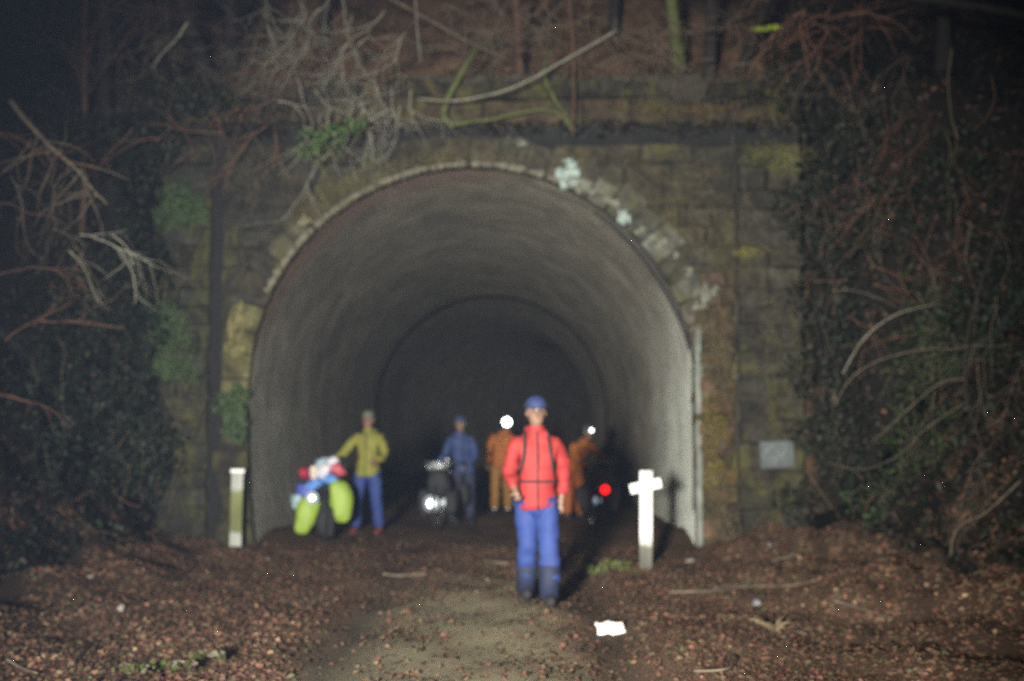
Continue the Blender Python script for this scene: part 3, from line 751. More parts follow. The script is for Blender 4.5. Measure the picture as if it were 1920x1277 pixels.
cane('heavy brown bough slanting down from the left edge', [(20, 190, 12.5), (80, 262, 12.4), (140, 315, 12.4), (200, 385, 12.6)], .030, .012, mat_twig2, kids=14, kl=.75, kmat=mat_twig2)
cane('dark fallen pole across the top right corner', [(1690, -8, 14.5), (1800, 6, 14.4), (1930, 30, 14.2)], .05, .05, mat_bark)
cane('long arching cane falling left from the right bank', [(1755, 570, 13.8), (1680, 590, 13.6), (1620, 635, 13.6), (1580, 700, 13.6)], .006, .009, mat_twig, 'bramble', 'bramble')
cane('longer lower cane bending down over the right pier', [(1815, 655, 13.6), (1740, 655, 13.5), (1650, 675, 13.5), (1595, 710, 13.5), (1565, 760, 13.5)], .008, .006, mat_twig2, 'bramble', 'bramble')
cane('tall dark stem rising at the right edge of the scene', [(1780, 1100, 12.6), (1800, 980, 12.6), (1850, 880, 12.5), (1812, 740, 12.5), (1820, 600, 12.4), (1870, 440, 12.4), (1915, 280, 12.4)], .013, .009, mat_bark, 'bramble', 'bramble', kids=6, kl=.5)
cane('forked cane sweeping down toward the leaf bank', [(1810, 710, 13.3), (1760, 720, 13.3), (1700, 770, 13.3), (1640, 825, 13.4)], .009, .005, mat_twig2, 'bramble', 'bramble')
cane('straw-coloured cane crossing the right ivy', [(1815, 752, 13.2), (1740, 800, 13.2), (1690, 850, 13.3), (1620, 880, 13.4), (1555, 868, 13.5)], .006, .004, mat_twig2, 'bramble', 'bramble')
cane('angled bare stick standing in the leaves lower right', [(1915, 900, 11.5), (1850, 960, 11.5), (1790, 1000, 11.5), (1782, 1110, 11.5)], .010, .008, mat_twig2, 'stick', 'stick')
cane('thin cane leaning against the foot of the right pier', [(1510, 880, 15.1), (1535, 915, 15.0), (1560, 955, 14.9)], .006, .006, mat_twig2, 'stick', 'stick')
cane('small dark cane hooked beside the notice plate', [(1560, 545, 14.2), (1600, 545, 14.1), (1650, 560, 14.1), (1680, 575, 14.0)], .005, .005, mat_twig2, 'bramble', 'bramble')
cane('oval loop of bramble hanging top right', [(1858, 140, 13.5), (1865, 180, 13.4), (1850, 220, 13.4), (1825, 245, 13.4)], .008, .005, mat_barkred, 'bramble', 'bramble')
cane('long straight pale stem hanging down the upper right', [(1785, 90, 13.6), (1778, 150, 13.6), (1784, 220, 13.6), (1798, 262, 13.6)], .007, .006, mat_twig2, 'bramble', 'bramble')
# sticks lying on the ground
def on_ground(px, py, lift=.02):
    for i in range(4000):
        Y = 5 + i * .004; p = P(px, py, Y)
        if p.z <= float(bank(np.array(p.x), np.array(Y))) + lift: return p
    return P(px, py, 15)
def stick(label, pts, r, mat, arch=0):
    w3 = [on_ground(a, b, .03) for a, b in pts]; c0 = w3[0].copy(); q = [p - c0 for p in w3]
    if arch: q = [p + Vector((0, 0, arch * math.sin(math.pi * i / (len(q) - 1)))) for i, p in enumerate(q)]
    mb = MB(); q = cr(q, 5); mb.tube(q, [r * (1 - .4 * i / len(q)) for i in range(len(q))], 6)
    o = mb.build('stick', mat); o.location = c0; tag(o, label, 'stick', 'sticks lying in the leaf litter')
stick('short pale stick lying across the left rut in front of the tunnel', [(718, 1076), (745, 1079), (775, 1078), (800, 1076)], .016, mat_twig2)
stick('long grey stick lying low across the right leaf bank', [(1255, 1110), (1330, 1108), (1400, 1100), (1480, 1098), (1530, 1088)], .013, mat_twig2)
stick('second grey stick just above the long one on the right', [(1340, 1102), (1370, 1098), (1410, 1096)], .012, mat_twig2)
stick('dark straight stick pointing down right in the right leaves', [(1560, 1125), (1610, 1140), (1675, 1160)], .014, mat_twig2)
stick('curled straw-coloured stem at the bottom right', [(1300, 1258), (1340, 1262), (1368, 1258), (1380, 1240), (1372, 1228)], .009, mat_twig2, .02)
stick('pale bowed stem beside the dead bracken tuft', [(1468, 1195), (1490, 1189), (1515, 1190)], .009, mat_twig2, .02)
stick('pale thin stick near the lower left corner', [(135, 1245), (155, 1222), (180, 1200)], .009, mat_twig2)
stick('thin stick at the extreme lower left corner', [(12, 1235), (40, 1252), (70, 1262)], .010, mat_twig2)
stick('yellowish stick beside the walking person feet', [(905, 1050), (930, 1054), (955, 1056)], .018, mat_twig2)
stick('short stick on the leaf bank right of the arch jamb', [(1445, 1052), (1470, 1046), (1500, 1040)], .013, mat_twig2)

# -- dead bracken tuft
c = on_ground(1450, 1185)
mb = MB(); rr = random.Random(9)
for i in range(14):
    a = rr.uniform(0, 6.28); L = rr.uniform(.1, .24); d = Vector((math.cos(a) * .8, math.sin(a) * .8, .9))
    pp = [Vector((0, 0, 0)) + d * L * q / 5 - Vector((0, 0, .5 * L * (q / 5) ** 2)) for q in range(6)]; mb.tube(pp, [.006, .012, .016, .014, .009, .003], 4)
o = mb.build('bracken', plain('dead_bracken', (.15, .11, .06), .9, 0, .3, 20)); o.location = c; tag(o, 'small tuft of dead straw-coloured bracken in the right leaf litter', 'bracken')

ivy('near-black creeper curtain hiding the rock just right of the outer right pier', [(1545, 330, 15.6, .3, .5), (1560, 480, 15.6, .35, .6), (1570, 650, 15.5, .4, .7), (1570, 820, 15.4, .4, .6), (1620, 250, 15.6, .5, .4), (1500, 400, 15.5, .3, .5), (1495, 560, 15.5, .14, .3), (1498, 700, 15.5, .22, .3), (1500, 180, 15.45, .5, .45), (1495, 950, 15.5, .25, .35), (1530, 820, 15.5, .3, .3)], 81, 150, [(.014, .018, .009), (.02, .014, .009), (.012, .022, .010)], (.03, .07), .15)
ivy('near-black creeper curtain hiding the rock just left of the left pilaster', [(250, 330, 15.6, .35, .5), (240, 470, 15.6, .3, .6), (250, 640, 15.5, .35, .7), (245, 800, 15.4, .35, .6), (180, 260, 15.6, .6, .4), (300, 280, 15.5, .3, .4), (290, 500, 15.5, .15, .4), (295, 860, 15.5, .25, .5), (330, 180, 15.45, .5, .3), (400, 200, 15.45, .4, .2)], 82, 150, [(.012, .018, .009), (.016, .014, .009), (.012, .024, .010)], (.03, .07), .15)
# -- random bare shrubs and bramble curtains
def grow(mb, p, d, L, r, rr, droop, depth, wig=.35, fork=.55):
    n_ = max(3, int(L / .09)); pts = [p]; rs = [r]
    for i in range(n_):
        d = (d + Vector((rr.gauss(0, wig), rr.gauss(0, wig * .6), rr.gauss(0, wig) - droop)) * .55).normalized()
        pts.append(pts[-1] + d * L / n_); rs.append(r * (1 - .6 * (i + 1) / n_))
        if depth > 0 and rr.random() < fork:
            e = (d + Vector((rr.uniform(-1, 1), rr.uniform(-.5, .5), rr.uniform(-.8, .5)))).normalized()
            grow(mb, pts[-1], e, L * rr.uniform(.35, .65), rs[-1] * .72, rr, droop, depth - 1, wig, fork * .75)
    mb.tube(pts, rs, 5 if r > .008 else 4, cap=False)
def shrub(label, starts, seed, L, r, mat, droop=.12, depth=2, name='bare_shrub', dirv=(0, -.3, -1), wig=.35, fork=.5, cat='shrub', group=None):
    rr = random.Random(seed); c0 = P(*starts[0][:3]); t = empty(name, label, cat, c0, 0, group)
    for st in starts:
        mb = MB(); dv = st[3] if len(st) > 3 else dirv
        grow(mb, P(st[0], st[1], st[2]) - c0, Vector(dv).normalized(), L * rr.uniform(.75, 1.2), r, rr, droop, depth, wig, fork)
        mb.build('branch', mat, t)
    return t
shrub('pale lichen-grey tangle of bare twigs spilling over the parapet, left of centre', [(500, -10, 15.4, (.1, -.2, -1)), (560, 0, 15.3, (.3, -.2, -1)), (620, -10, 15.3, (-.1, -.2, -1)), (660, 30, 15.2, (.2, -.1, -1)), (720, 20, 15.3, (-.2, -.1, -1)), (590, 60, 15.2, (-.6, -.1, -.7)), (640, -10, 15.6, (.5, -.1, -.8)), (530, 40, 15.5, (.8, 0, -.5)), (690, 70, 15.3, (-.8, 0, -.5)), (760, 60, 15.4, (-.5, 0, -.9))], 51, 1.3, .0095, mat_twig, .04, 3, wig=.5, fork=.6)
shrub('grey twigs hanging down the wall left of the arch crown', [(640, 140, 15.3, (.1, -.1, -1)), (700, 150, 15.2, (.15, 0, -1)), (735, 165, 15.2, (.1, 0, -1)), (770, 170, 15.2, (.05, 0, -1)), (560, 150, 15.2, (.4, 0, -.8)), (680, 190, 15.2, (-.1, 0, -1)), (620, 200, 15.2, (-.4, 0, -.9)), (590, 170, 15.2, (.6, 0, -.5)), (750, 200, 15.2, (-.3, 0, -1)), (520, 190, 15.2, (.9, 0, .1))], 52, .95, .010, mat_twig, .05, 2, wig=.4, fork=.45)
shrub('forked pale twig reaching down left over the arch shoulder', [(730, 205, 15.1, (-1, 0, -.45)), (640, 262, 15.1, (-.8, 0, -.8))], 53, 1.3, .010, mat_twig, .03, 1, wig=.22, fork=.4)
shrub('brown bare shrub on the slope above the parapet, centre', [(830, 10, 16.8, (.5, -.2, .2)), (900, 60, 16.6, (.6, -.1, -.2)), (960, 40, 16.9, (-.3, 0, .6)), (1010, 70, 16.6, (.3, 0, .7)), (860, 100, 16.4, (-.5, 0, .4))], 54, .95, .011, mat_twig2, 0, 2)
shrub('brown tangle of bramble twigs on the top slope, far left', [(260, 150, 16.1, (.3, -.1, .6)), (340, 170, 16.0, (-.4, -.1, .5)), (420, 160, 16.0, (.5, -.1, .4)), (200, 120, 16.1, (.1, 0, 1)), (470, 120, 16.0, (.2, 0, .9))], 55, .9, .011, mat_twig2, .0, 2)
shrub('reddish bramble arching off the dark ledge at left', [(420, 250, 15.2, (-1, -.1, .3)), (300, 262, 15.2, (-1, -.1, .1)), (500, 235, 15.3, (-.6, -.1, -.5)), (250, 240, 15.1, (-.6, 0, -.6))], 56, .9, .009, mat_bramble, .06, 2, wig=.3)
shrub('crooked pale twigs at the left edge below the heavy bough', [(130, 300, 12.6, (-.2, 0, -1)), (180, 350, 12.6, (-.7, 0, -.7)), (60, 260, 12.3, (-.8, 0, -.5)), (20, 330, 12.0, (.5, 0, -.9)), (100, 430, 12.4, (.9, 0, -.2))], 57, 1.15, .007, mat_twig2, .05, 2, wig=.4)
shrub('drooping pale twig cluster beside the upper left moss cushion', [(150, 440, 12.7, (1, 0, -.1)), (190, 450, 12.7, (.8, 0, -.5)), (230, 475, 12.7, (.6, 0, -1)), (130, 470, 12.7, (.6, 0, -.7)), (210, 440, 12.8, (1, 0, -.5))], 58, .62, .010, mat_twig, .06, 2, wig=.3, fork=.6)
shrub('rusty bramble thicket at the far left edge', [(-10, 380, 12.2, (.8, 0, -.4)), (-10, 520, 12.0, (.7, 0, .3)), (10, 640, 11.9, (.5, 0, .5)), (-20, 250, 12.3, (1, 0, .1)), (-10, 740, 11.9, (.7, 0, -.1))], 59, 1.0, .007, mat_bramble, .06, 2)
def sprawl(label, x0, x1, y0, y1, Y0, Y1, n_, L, r_, mat, seed, up=.3, depth=2, nm='bare_shrub', cat='shrub'):
    rr = random.Random(seed)
    st = [(rr.uniform(x0, x1), rr.uniform(y0, y1), rr.uniform(Y0, Y1), (rr.uniform(-1, 1), rr.uniform(-.4, 0), rr.uniform(-1, up))) for _ in range(n_)]
    shrub(label, st, seed, L, r_, mat, .06, depth, nm, wig=.45, fork=.55, cat=cat)
sprawl('brown tangled scrub covering the top left slope behind the dark trunks', 180, 480, 20, 160, 15.6, 16.2, 30, .9, .007, mat_twig2, 91, .8)
sprawl('reddish fine twigs among the leaves above the pale twig tangle', 450, 760, 60, 190, 15.4, 15.9, 28, .8, .007, mat_bramble, 92, .3)
sprawl('fine brown twigs hanging over the parapet right of the arched branch', 1100, 1420, 20, 130, 15.3, 15.8, 34, .8, .007, mat_twig2, 93, .1)
sprawl('reddish-brown scrub heaped along the top edge, right', 1380, 1640, -10, 60, 15.0, 15.6, 16, .6, .007, mat_bramble, 94, .6)
sprawl('grey-brown twigs hanging against the wall under the ledge, centre left', 540, 800, 170, 250, 15.2, 15.5, 14, .6, .008, mat_twig, 95, -.2, 1)
sprawl('rusty twigs hanging off the ledge above the left pilaster', 280, 520, 200, 290, 15.2, 15.5, 12, .6, .006, mat_bramble, 96, 0)
sprawl('thin brown scrub near the top centre behind the stems', 780, 1100, 0, 110, 15.5, 16.2, 32, .8, .007, mat_twig2, 97, .5)
sprawl('dim low brambles lying on the left leaf bank', 20, 380, 940, 1100, 12.5, 13.8, 10, .5, .005, mat_bramble, 98, .8, 1, 'bramble_thicket', 'bramble')
sprawl('dark red brambles in front of the right creeper curtain', 1560, 1760, 300, 640, 14.2, 15.0, 16, .8, .0055, mat_bramble, 99, .3, 2, 'bramble_thicket', 'bramble')
sprawl('dim brambles crossing the lower right bank ivy', 1650, 1920, 640, 900, 13.0, 14.0, 12, .8, .0035, mat_twig2, 100, .5, 2, 'bramble_thicket', 'bramble')
for i, (lab, xs, ys, sd) in enumerate([
    ('dense brown bramble curtain spilling off the top slope, right of centre', (1420, 1640), (10, 70), 61),
    ('thin brown bramble strands hanging over the dark wall top, right', (1500, 1720), (90, 170), 62),
    ('reddish bramble curtain hanging over the right bank, upper', (1640, 1880), (180, 290), 63),
    ('rusty bramble thicket lower down the right bank', (1680, 1920), (330, 460), 64),
    ('fine dark bramble strands at the far right edge', (1820, 1940), (520, 720), 65),
    ('short reddish brambles sprouting from the right leaf bank', (1560, 1760), (950, 1000), 66),
    ('dim bramble strands trailing at the lower right edge', (1800, 1930), (820, 980), 67)]):
    rr = random.Random(sd); up = sd == 66
    st = [(rr.uniform(*xs), rr.uniform(*ys), rr.uniform(13.6, 15.2) if sd not in (65, 67) else rr.uniform(12, 13), (rr.uniform(-.9, .6), rr.uniform(-.3, 0), rr.uniform(.3, .9) if up else rr.uniform(-1, -.1))) for _ in range(9 if sd in (61, 63, 64) else 6)]
    shrub(lab, st, sd, .85 if not up else .5, .0042 if sd != 61 else .008, mat_bramble if sd in (61, 63, 64, 66) else mat_twig2, .12, 2, 'bramble_thicket', wig=.35, fork=.55, cat='bramble')

# trees on the slope above
def tree(label, px, py, Y, r, lean, mat, seed, H=7, kids=6, group='bare trees on the slope above the portal'):
    x = P(px, py, Y).x; z0 = float(hill(np.array(x), np.array(Y))) - .1
    rr = random.Random(seed); t = empty('bare_tree', label, 'tree', (x, Y, z0), 0, group)
    pts = []; d = Vector((lean, 0, 1)).normalized(); p = Vector((0, 0, 0))
    for i in range(15):
        pts.append(p.copy()); d = (d + Vector((rr.uniform(-.05, .05), rr.uniform(-.05, .05), .02))).normalized(); p += d * H / 14
    mb = MB(); mb.tube(pts, [r * (1.35 - .35 * min(1, i / 2)) * (1 - .6 * i / 14) for i in range(15)], 10); mb.build('trunk', mat, t)
    for i in range(kids):
        q = pts[rr.randrange(2, 14)]; mb = MB()
        grow(mb, q, Vector((rr.uniform(-1, 1), rr.uniform(-1, .6), rr.uniform(.2, 1))).normalized(), rr.uniform(1.0, 2.2), r * .3, rr, -.03, 2, .25, .4)
        mb.build('limb', mat, t)
    return t
tree('thin straight brown sapling above the crown of the arch', 975, 60, 16.9, .055, .0, mat_barkred, 71, 6)
tree('dark leaning trunk at the top left, second from the left', 228, 100, 16.6, .10, -.12, mat_bark, 72)
tree('slender red-brown trunk furthest left on the slope', 162, 100, 16.3, .05, .03, mat_barkred, 73, 6)
tree('black crooked trunk behind the broken pale stick', 395, 90, 17.2, .10, -.35, mat_bark, 74)
tree('dark trunk right of the crooked one, top left', 432, 80, 17.6, .085, .03, mat_bark, 75)
tree('left trunk of the dark pair right of the arched branch', 1275, 60, 16.7, .09, -.06, mat_mossb, 76)
tree('right trunk of the dark pair, beside the bright leaf spray', 1325, 60, 16.9, .08, .05, mat_bark, 77)
tree('slanting trunk leaning right, behind the bright leaf spray', 1375, 60, 17.3, .07, .35, mat_bark, 78)
tree('black trunk in the unlit top right corner', 1765, 60, 17.5, .11, .08, mat_bark, 79)
tree('faint trunk deep in the top left dark corner', 60, 60, 18.5, .12, .03, mat_bark, 80)
tree('faint thin trunk behind the twig tangle', 610, 60, 19, .07, -.05, mat_bark, 81)
tree('faint thin trunk between centre sapling and the dark pair', 1150, 60, 19.5, .08, .06, mat_bark, 82)

# ------------------------------------------------------------------ posts
mat_white = plain('white_paint', (.86, .87, .84), .45, 0, .06, 8, .1)
def post_mat(name, green):
    m, n, b = M(name); tc = N(n, 'ShaderNodeTexCoord'); sep = N(n, 'ShaderNodeSeparateXYZ'); n.links.new(tc.outputs['Object'], sep.inputs[0])
    nz = noise_n(n, 6, 7, .7, tc.outputs['Object'], .5)
    gm = N(n, 'ShaderNodeMapping'); gm.inputs['Scale'].default_value = (30, 30, 2.5); n.links.new(tc.outputs['Object'], gm.inputs[0]); gn = noise_n(n, 1, 8, .75, gm.outputs[0])
    sc = N(n, 'ShaderNodeMath', operation='MULTIPLY_ADD'); n.links.new(nz.outputs[0], sc.inputs[0]); sc.inputs[1].default_value = .3; n.links.new(sep.outputs[2], sc.inputs[2])
    W = (.42, .44, .40); G = (.15, .165, .055); D = (.2, .19, .14)
    if green: r = ramp(n, [(.1, D), (.17, W), (.33, W), (.40, G), (.6, (.14, .155, .05)), (.86, (.2, .22, .08)), (.95, W), (1, W)], sc.outputs[0])
    else: r = ramp(n, [(.2, (.10, .10, .08)), (.40, (.16, .16, .13)), (.44, (.45, .45, .40)), (.55, (.86, .87, .84)), (1, (.9, .9, .88))], sc.outputs[0])
    gr = ramp(n, [(.3, .55), (.55, 1.05)], gn.outputs[0]); n.links.new(mixc(n, 1.0, r.outputs[0], gr.outputs[0], 'MULTIPLY'), b.inputs['Base Color']); b.inputs['Roughness'].default_value = .75; bump(n, b, gn.outputs[0], .6); return m
p = P(441, 1032, 15.3)
po = empty('marker_post', 'white square post with green algae, left of the tunnel mouth', 'post', (p.x, 15.3, 0.0)); po.rotation_euler = (0, R(.8), R(12))
mb = MB(); mb.box((0, 0, .46), (.145, .145, 1.0)); mb.build('shaft', post_mat('mossy_white', True), po, False, bevel=.012)
mb = MB(); mb.box((0, 0, .985), (.172, .172, .05)); mb.build('cap', mat_white, po, False, bevel=.012)
p = P(1211, 1065, 13.2)
zb = float(bank(np.array(p.x), np.array(13.2)))
po = empty('cross_marker', 'bright white wooden cross with tilted short arm, right of the path', 'marker', (p.x, 13.2, zb - .03)); po.rotation_euler = (0, R(.6), R(-6))
mb = MB(); mb.box((0, 0, .51), (.135, .09, 1.10)); mb.build('shaft', post_mat('grey_foot_white', False), po, False, bevel=.008)
mb = MB(); mb.box((-.005, -.062, .90), (.335, .03, .105), Matrix.Rotation(R(-13), 3, 'Y')); mb.build('crossarm', mat_white, po, False, bevel=.006)

# litter and pale stones
c = on_ground(1143, 1182, .02); mb = MB(); rr = random.Random(4)
vs = []; nx, ny = 9, 6
for j in range(ny):
    for i in range(nx):
        q = Vector(((i / (nx - 1) - .5) * .21, (j / (ny - 1) - .5) * .13, 0)); q.z = .03 + .022 * noise.noise(q * 23) + .018 * noise.noise(q * 9 + Vector((3, 1, 0)))
        q.x += rr.uniform(-.008, .008); q.y += rr.uniform(-.008, .008); vs.append(q)
mb.add(vs, [(j * nx + i, j * nx + i + 1, (j + 1) * nx + i + 1, (j + 1) * nx + i) for j in range(ny - 1) for i in range(nx - 1)])
o = mb.build('crumpled_paper', plain('white_paper', (.92, .90, .84), .6, 0, .05)); o.location = c; o.rotation_euler = (R(38), 0, R(8))
sd = o.modifiers.new('thick', 'SOLIDIFY'); sd.thickness = .003
tag(o, 'crumpled white paper litter lying on the path edge', 'litter')
mat_pale = plain('pale_stone', (.22, .20, .17), .8, 0, .25, 12, .4)
mat_mauve = plain('grey_plastic', (.16, .16, .18), .6, 0, .2)
for lab, px, py, w_, h_, m in [
    ('pale grey lump on the bank left of the mossy white post', 318, 935, .10, .11, mat_mauve),
    ('small pinkish stone high on the left leaf bank', 176, 966, .05, .07, mat_mauve),
    ('tiny white stone on the left leaf bank', 170, 1086, .035, .03, mat_pale),
    ('white stone low on the left, above the grass tuft', 227, 1146, .03, .04, mat_pale),
    ('elongated pale stone right of the foot of the right jamb', 1292, 1054, .06, .03, mat_pale),
    ('small pale stone between the cross and the right jamb', 1247, 1041, .045, .02, mat_pale),
    ('pale mauve stone in leaves below the long grey stick', 1418, 1136, .045, .045, mat_mauve),
    ('small pale upright stone at the right pier foot', 1442, 1024, .03, .04, mat_mauve),
    ('small pale chip on the leaf pile by the left post', 506, 1052, .05, .02, mat_pale),
    ('tiny pale chip right of the short bank stick', 1486, 1043, .025, .025, mat_pale)]:
    q = on_ground(px, py, .0) if py > 1000 else P(px, py, 15.0 if px > 250 else 13.6)
    zt = float(bank(np.array(q.x), np.array(q.y)))
    if py <= 1000:
        # walk along the sight line to the bank
        for k2 in range(900):
            Y = 9 + k2 * .008; q = P(px, py, Y)
            if q.z <= float(bank(np.array(q.x), np.array(Y))): break
    mb = MB(); mb.ball((0, 0, 0), 1, 10, 7, (w_, w_ * .7, h_), .5)
    o = mb.build('stone', m); o.location = q + Vector((0, 0, h_ * .4)); o.rotation_euler = (0, .3, rnd.uniform(0, 3)); o.name = 'pale_stone'; tag(o, lab, 'stone')

# ------------------------------------------------------------------ people
def skin_obj(name, nodes, edges, mat, parent, root=0, sub=2):
    """nodes: list of (co, rx, ry)"""
    me = bpy.data.meshes.new(name + '_rig'); me.from_pydata([tuple(n[0]) for n in nodes], edges, []); me.update()
    o = bpy.data.objects.new(name, me); C.objects.link(o)
    sk = o.modifiers.new('skin', 'SKIN'); sk.use_smooth_shade = True; sk.branch_smoothing = .4
    lay = me.skin_vertices[0] if me.skin_vertices else None
    if lay is None:
        bm = bmesh.new(); bm.from_mesh(me); bm.verts.layers.skin.verify(); bm.to_mesh(me); bm.free(); lay = me.skin_vertices[0]
    for i, n_ in enumerate(nodes):
        lay.data[i].radius = (n_[1], n_[2]); lay.data[i].use_root = (i == root)
    ss = o.modifiers.new('sub', 'SUBSURF'); ss.levels = sub; ss.render_levels = sub
    dg = bpy.context.evaluated_depsgraph_get(); ev = o.evaluated_get(dg)
    m2 = bpy.data.meshes.new_from_object(ev); m2.name = name
    bpy.data.objects.remove(o); bpy.data.meshes.remove(me)
    if name in ('jacket', 'trousers'):      # folds of cloth
        k_ = rnd.uniform(0, 50)
        for v in m2.vertices:
            c = v.co; f_ = noise.noise(Vector((c.x * 7 + k_, c.y * 7, c.z * 17))) * .022 + noise.noise(Vector((c.x * 16 + k_, c.y * 16, c.z * 34))) * .010
            v.co = c + v.normal * f_
    m2.materials.clear(); m2.materials.append(mat)
    m2.polygons.foreach_set('use_smooth', [True] * len(m2.polygons))
    o = bpy.data.objects.new(name, m2); C.objects.link(o); o.parent = parent
    return o
mat_skin = plain('skin', (.24, .145, .10), .5, 0, .1, 20, .05)
mat_hair = plain('dark_brown_hair', (.03, .02, .014), .7, 0, .3, 60, .5)
mat_dark = plain('black_cloth', (.02, .02, .024), .8, 0, .3)
mat_eye = plain('eye', (.03, .02, .02), .3)
mat_refl = emit('lit_reflective_tape', (1, 1, 1), 0)
mat_reft = plain('reflective_tape', (.9, .9, .9), .3, 0, .02, 8, 0)
mat_lamp = emit('white_lamp_glass', (.93, .97, 1.0), 10)
mat_halo = emit('lamp_halo_glow', (.6, .75, .85), .35)  # rim glow added round each lamp to imitate its halo
mat_lamp_reflector = emit('bluish_lamp_reflector_glow', (.6, .8, 1.0), 4)
mat_lamp3 = emit('headtorch_glass', (.95, 1, .97), 6)
mat_redl = emit('red_lamp_glass', (1.0, .0, .0), 3)
V = Vector
def person(label, loc, rz, cols, pose, extra=None, scale=1.0):
    """cols: jacket, trousers, hat; pose overrides joints (local metres, facing -Y)"""
    J = dict(pel=V((0, 0, .95)), waist=V((0, 0, 1.08)), chest=V((0, 0, 1.30)), neck=V((0, 0, 1.46)), head=V((0, -.02, 1.60)),
             shl=V((.17, 0, 1.40)), shr=V((-.17, 0, 1.40)), ell=V((.24, .03, 1.13)), elr=V((-.24, .03, 1.13)),
             wrl=V((.23, -.05, .90)), wrr=V((-.23, -.05, .90)), hpl=V((.09, 0, .90)), hpr=V((-.09, 0, .90)),
             knl=V((.11, -.03, .50)), knr=V((-.11, -.03, .50)), anl=V((.12, .02, .09)), anr=V((-.12, .02, .09)))
    for k_, v_ in pose.items(): J[k_] = V(v_)
    t = empty('person', label, 'person', loc, rz, None); t.scale = (scale * 1.0,) * 3
    keys = list(J); ix = {k_: i for i, k_ in enumerate(keys)}
    RB = dict(pel=(.13, .10), waist=(.115, .09), chest=(.135, .10), neck=(.052, .055), head=(.06, .065), shl=(.058, .058), shr=(.058, .058),
              ell=(.04, .04), elr=(.04, .04), wrl=(.026, .03), wrr=(.026, .03), hpl=(.088, .09), hpr=(.088, .09), knl=(.058, .062), knr=(.058, .062), anl=(.04, .042), anr=(.04, .042))
    nodes = [(J[k_], *RB[k_]) for k_ in keys]
    E = [('pel', 'waist'), ('waist', 'chest'), ('chest', 'neck'), ('neck', 'head'), ('chest', 'shl'), ('chest', 'shr'), ('shl', 'ell'), ('ell', 'wrl'), ('shr', 'elr'), ('elr', 'wrr'),
         ('pel', 'hpl'), ('pel', 'hpr'), ('hpl', 'knl'), ('hpr', 'knr'), ('knl', 'anl'), ('knr', 'anr')]
    edges = [(ix[a], ix[b]) for a, b in E]
    for s in 'lr':      # foot + palm + fingers
        a = J['an' + s]; nodes.append((a + V((0, -.13, -.045)), .036, .03)); edges.append((ix['an' + s], len(nodes) - 1))
        w_ = J['wr' + s]; d = (w_ - J['el' + s]).normalized(); sx = d.cross(V((0, 1, 0)))
        sx = sx.normalized() if sx.length > .1 else V((1, 0, 0))
        nodes.append((w_ + d * .075, .034, .02)); pi_ = len(nodes) - 1; edges.append((ix['wr' + s], pi_))
    body = skin_obj('body', nodes, edges, mat_skin, t)
    # fingers, nose, ears grow out of the one body mesh
    add = MB()
    for s in 'lr':
        w_ = J['wr' + s]; d = (w_ - J['el' + s]).normalized(); sx = d.cross(V((0, 1, 0)))
        sx = sx.normalized() if sx.length > .1 else V((1, 0, 0)); ny_ = sx.cross(d).normalized()
        if ny_.y > 0: ny_ = -ny_
        for k_, (off, L) in enumerate(((-.027, .062), (-.009, .074), (.009, .07), (.026, .056))):
            b0 = w_ + d * .08 + sx * off; add.tube([b0, b0 + d * L * .5, b0 + d * L * .8 + ny_ * L * .35, b0 + d * L * .85 + ny_ * L * .6], [.0095, .009, .008, .006], 6)
        b0 = w_ + d * .03 + sx * -.03; add.tube([b0, b0 + d * .03 - sx * .03 + ny_ * .01, b0 + d * .055 - sx * .035 + ny_ * .03], [.012, .010, .007], 6)
    H = J['head'] + V((0, 0, .03))
    add.ball(H + V((0, .012, .025)), 1, 16, 12, (.083, .102, .104)); add.ball(H + V((0, -.018, -.035)), 1, 14, 10, (.064, .078, .085))
    add.ball(H + V((0, -.105, -.005)), .017, 8, 6, (.8, 1.2, 1.5)); add.ball(H + V((.083, .005, 0)), .022, 8, 6, (.4, .8, 1.3)); add.ball(H + V((-.083, .005, 0)), .022, 8, 6, (.4, .8, 1.3))
    me = body.data; bm = bmesh.new(); bm.from_mesh(me); tmp = bpy.data.meshes.new('t'); tmp.from_pydata(add.v, [], add.f); bm.from_mesh(tmp); bm.to_mesh(me); bm.free(); bpy.data.meshes.remove(tmp)
    rm = body.modifiers.new('remesh', 'REMESH'); rm.mode = 'VOXEL'; rm.voxel_size = .009; rm.use_smooth_shade = True
    me = bpy.data.meshes.new_from_object(body.evaluated_get(bpy.context.evaluated_depsgraph_get())); body.modifiers.clear(); body.data = me; me.name = 'body'
    me.polygons.foreach_set('use_smooth', [True] * len(me.polygons))
    mb = MB()
    for s in (-1, 1): mb.tube([H + V((s * .012, -.094, .036)), H + V((s * .045, -.086, .038))], .005, 5)
    for s in (-1, 1): mb.ball(H + V((s * .031, -.086, .016)), .012, 8, 6, (1.3, .6, .8))
    mb.build('eyes', mat_eye, t)
    mb = MB(); mb.ball(H + V((0, -.09, -.048)), .02, 8, 6, (1.1, .4, .25)); mb.build('mouth', plain('lips', (.3, .1, .09)), t)
    # jacket
    jk = [(J['pel'] + V((0, 0, -.14)), .19, .175), (J['pel'] + V((0, 0, -.04)), .178, .155), (J['waist'], .155, .135), (J['chest'], .172, .14), (J['neck'] + V((0, 0, -.045)), .085, .085), (J['neck'] + V((0, -.005, .045)), .072, .074)]
    je = [(0, 1), (1, 2), (2, 3), (3, 4), (4, 5)]
    for s in 'lr':
        b0 = len(jk); el = J['el' + s]; wr = J['wr' + s]
        jk += [(J['sh' + s], .08, .08), (el, .06, .062), (el.lerp(wr, .93), .047, .047)]; je += [(3, b0), (b0, b0 + 1), (b0 + 1, b0 + 2)]
    jk = [(a, b * 1.1, c * 1.12) for a, b, c in jk]
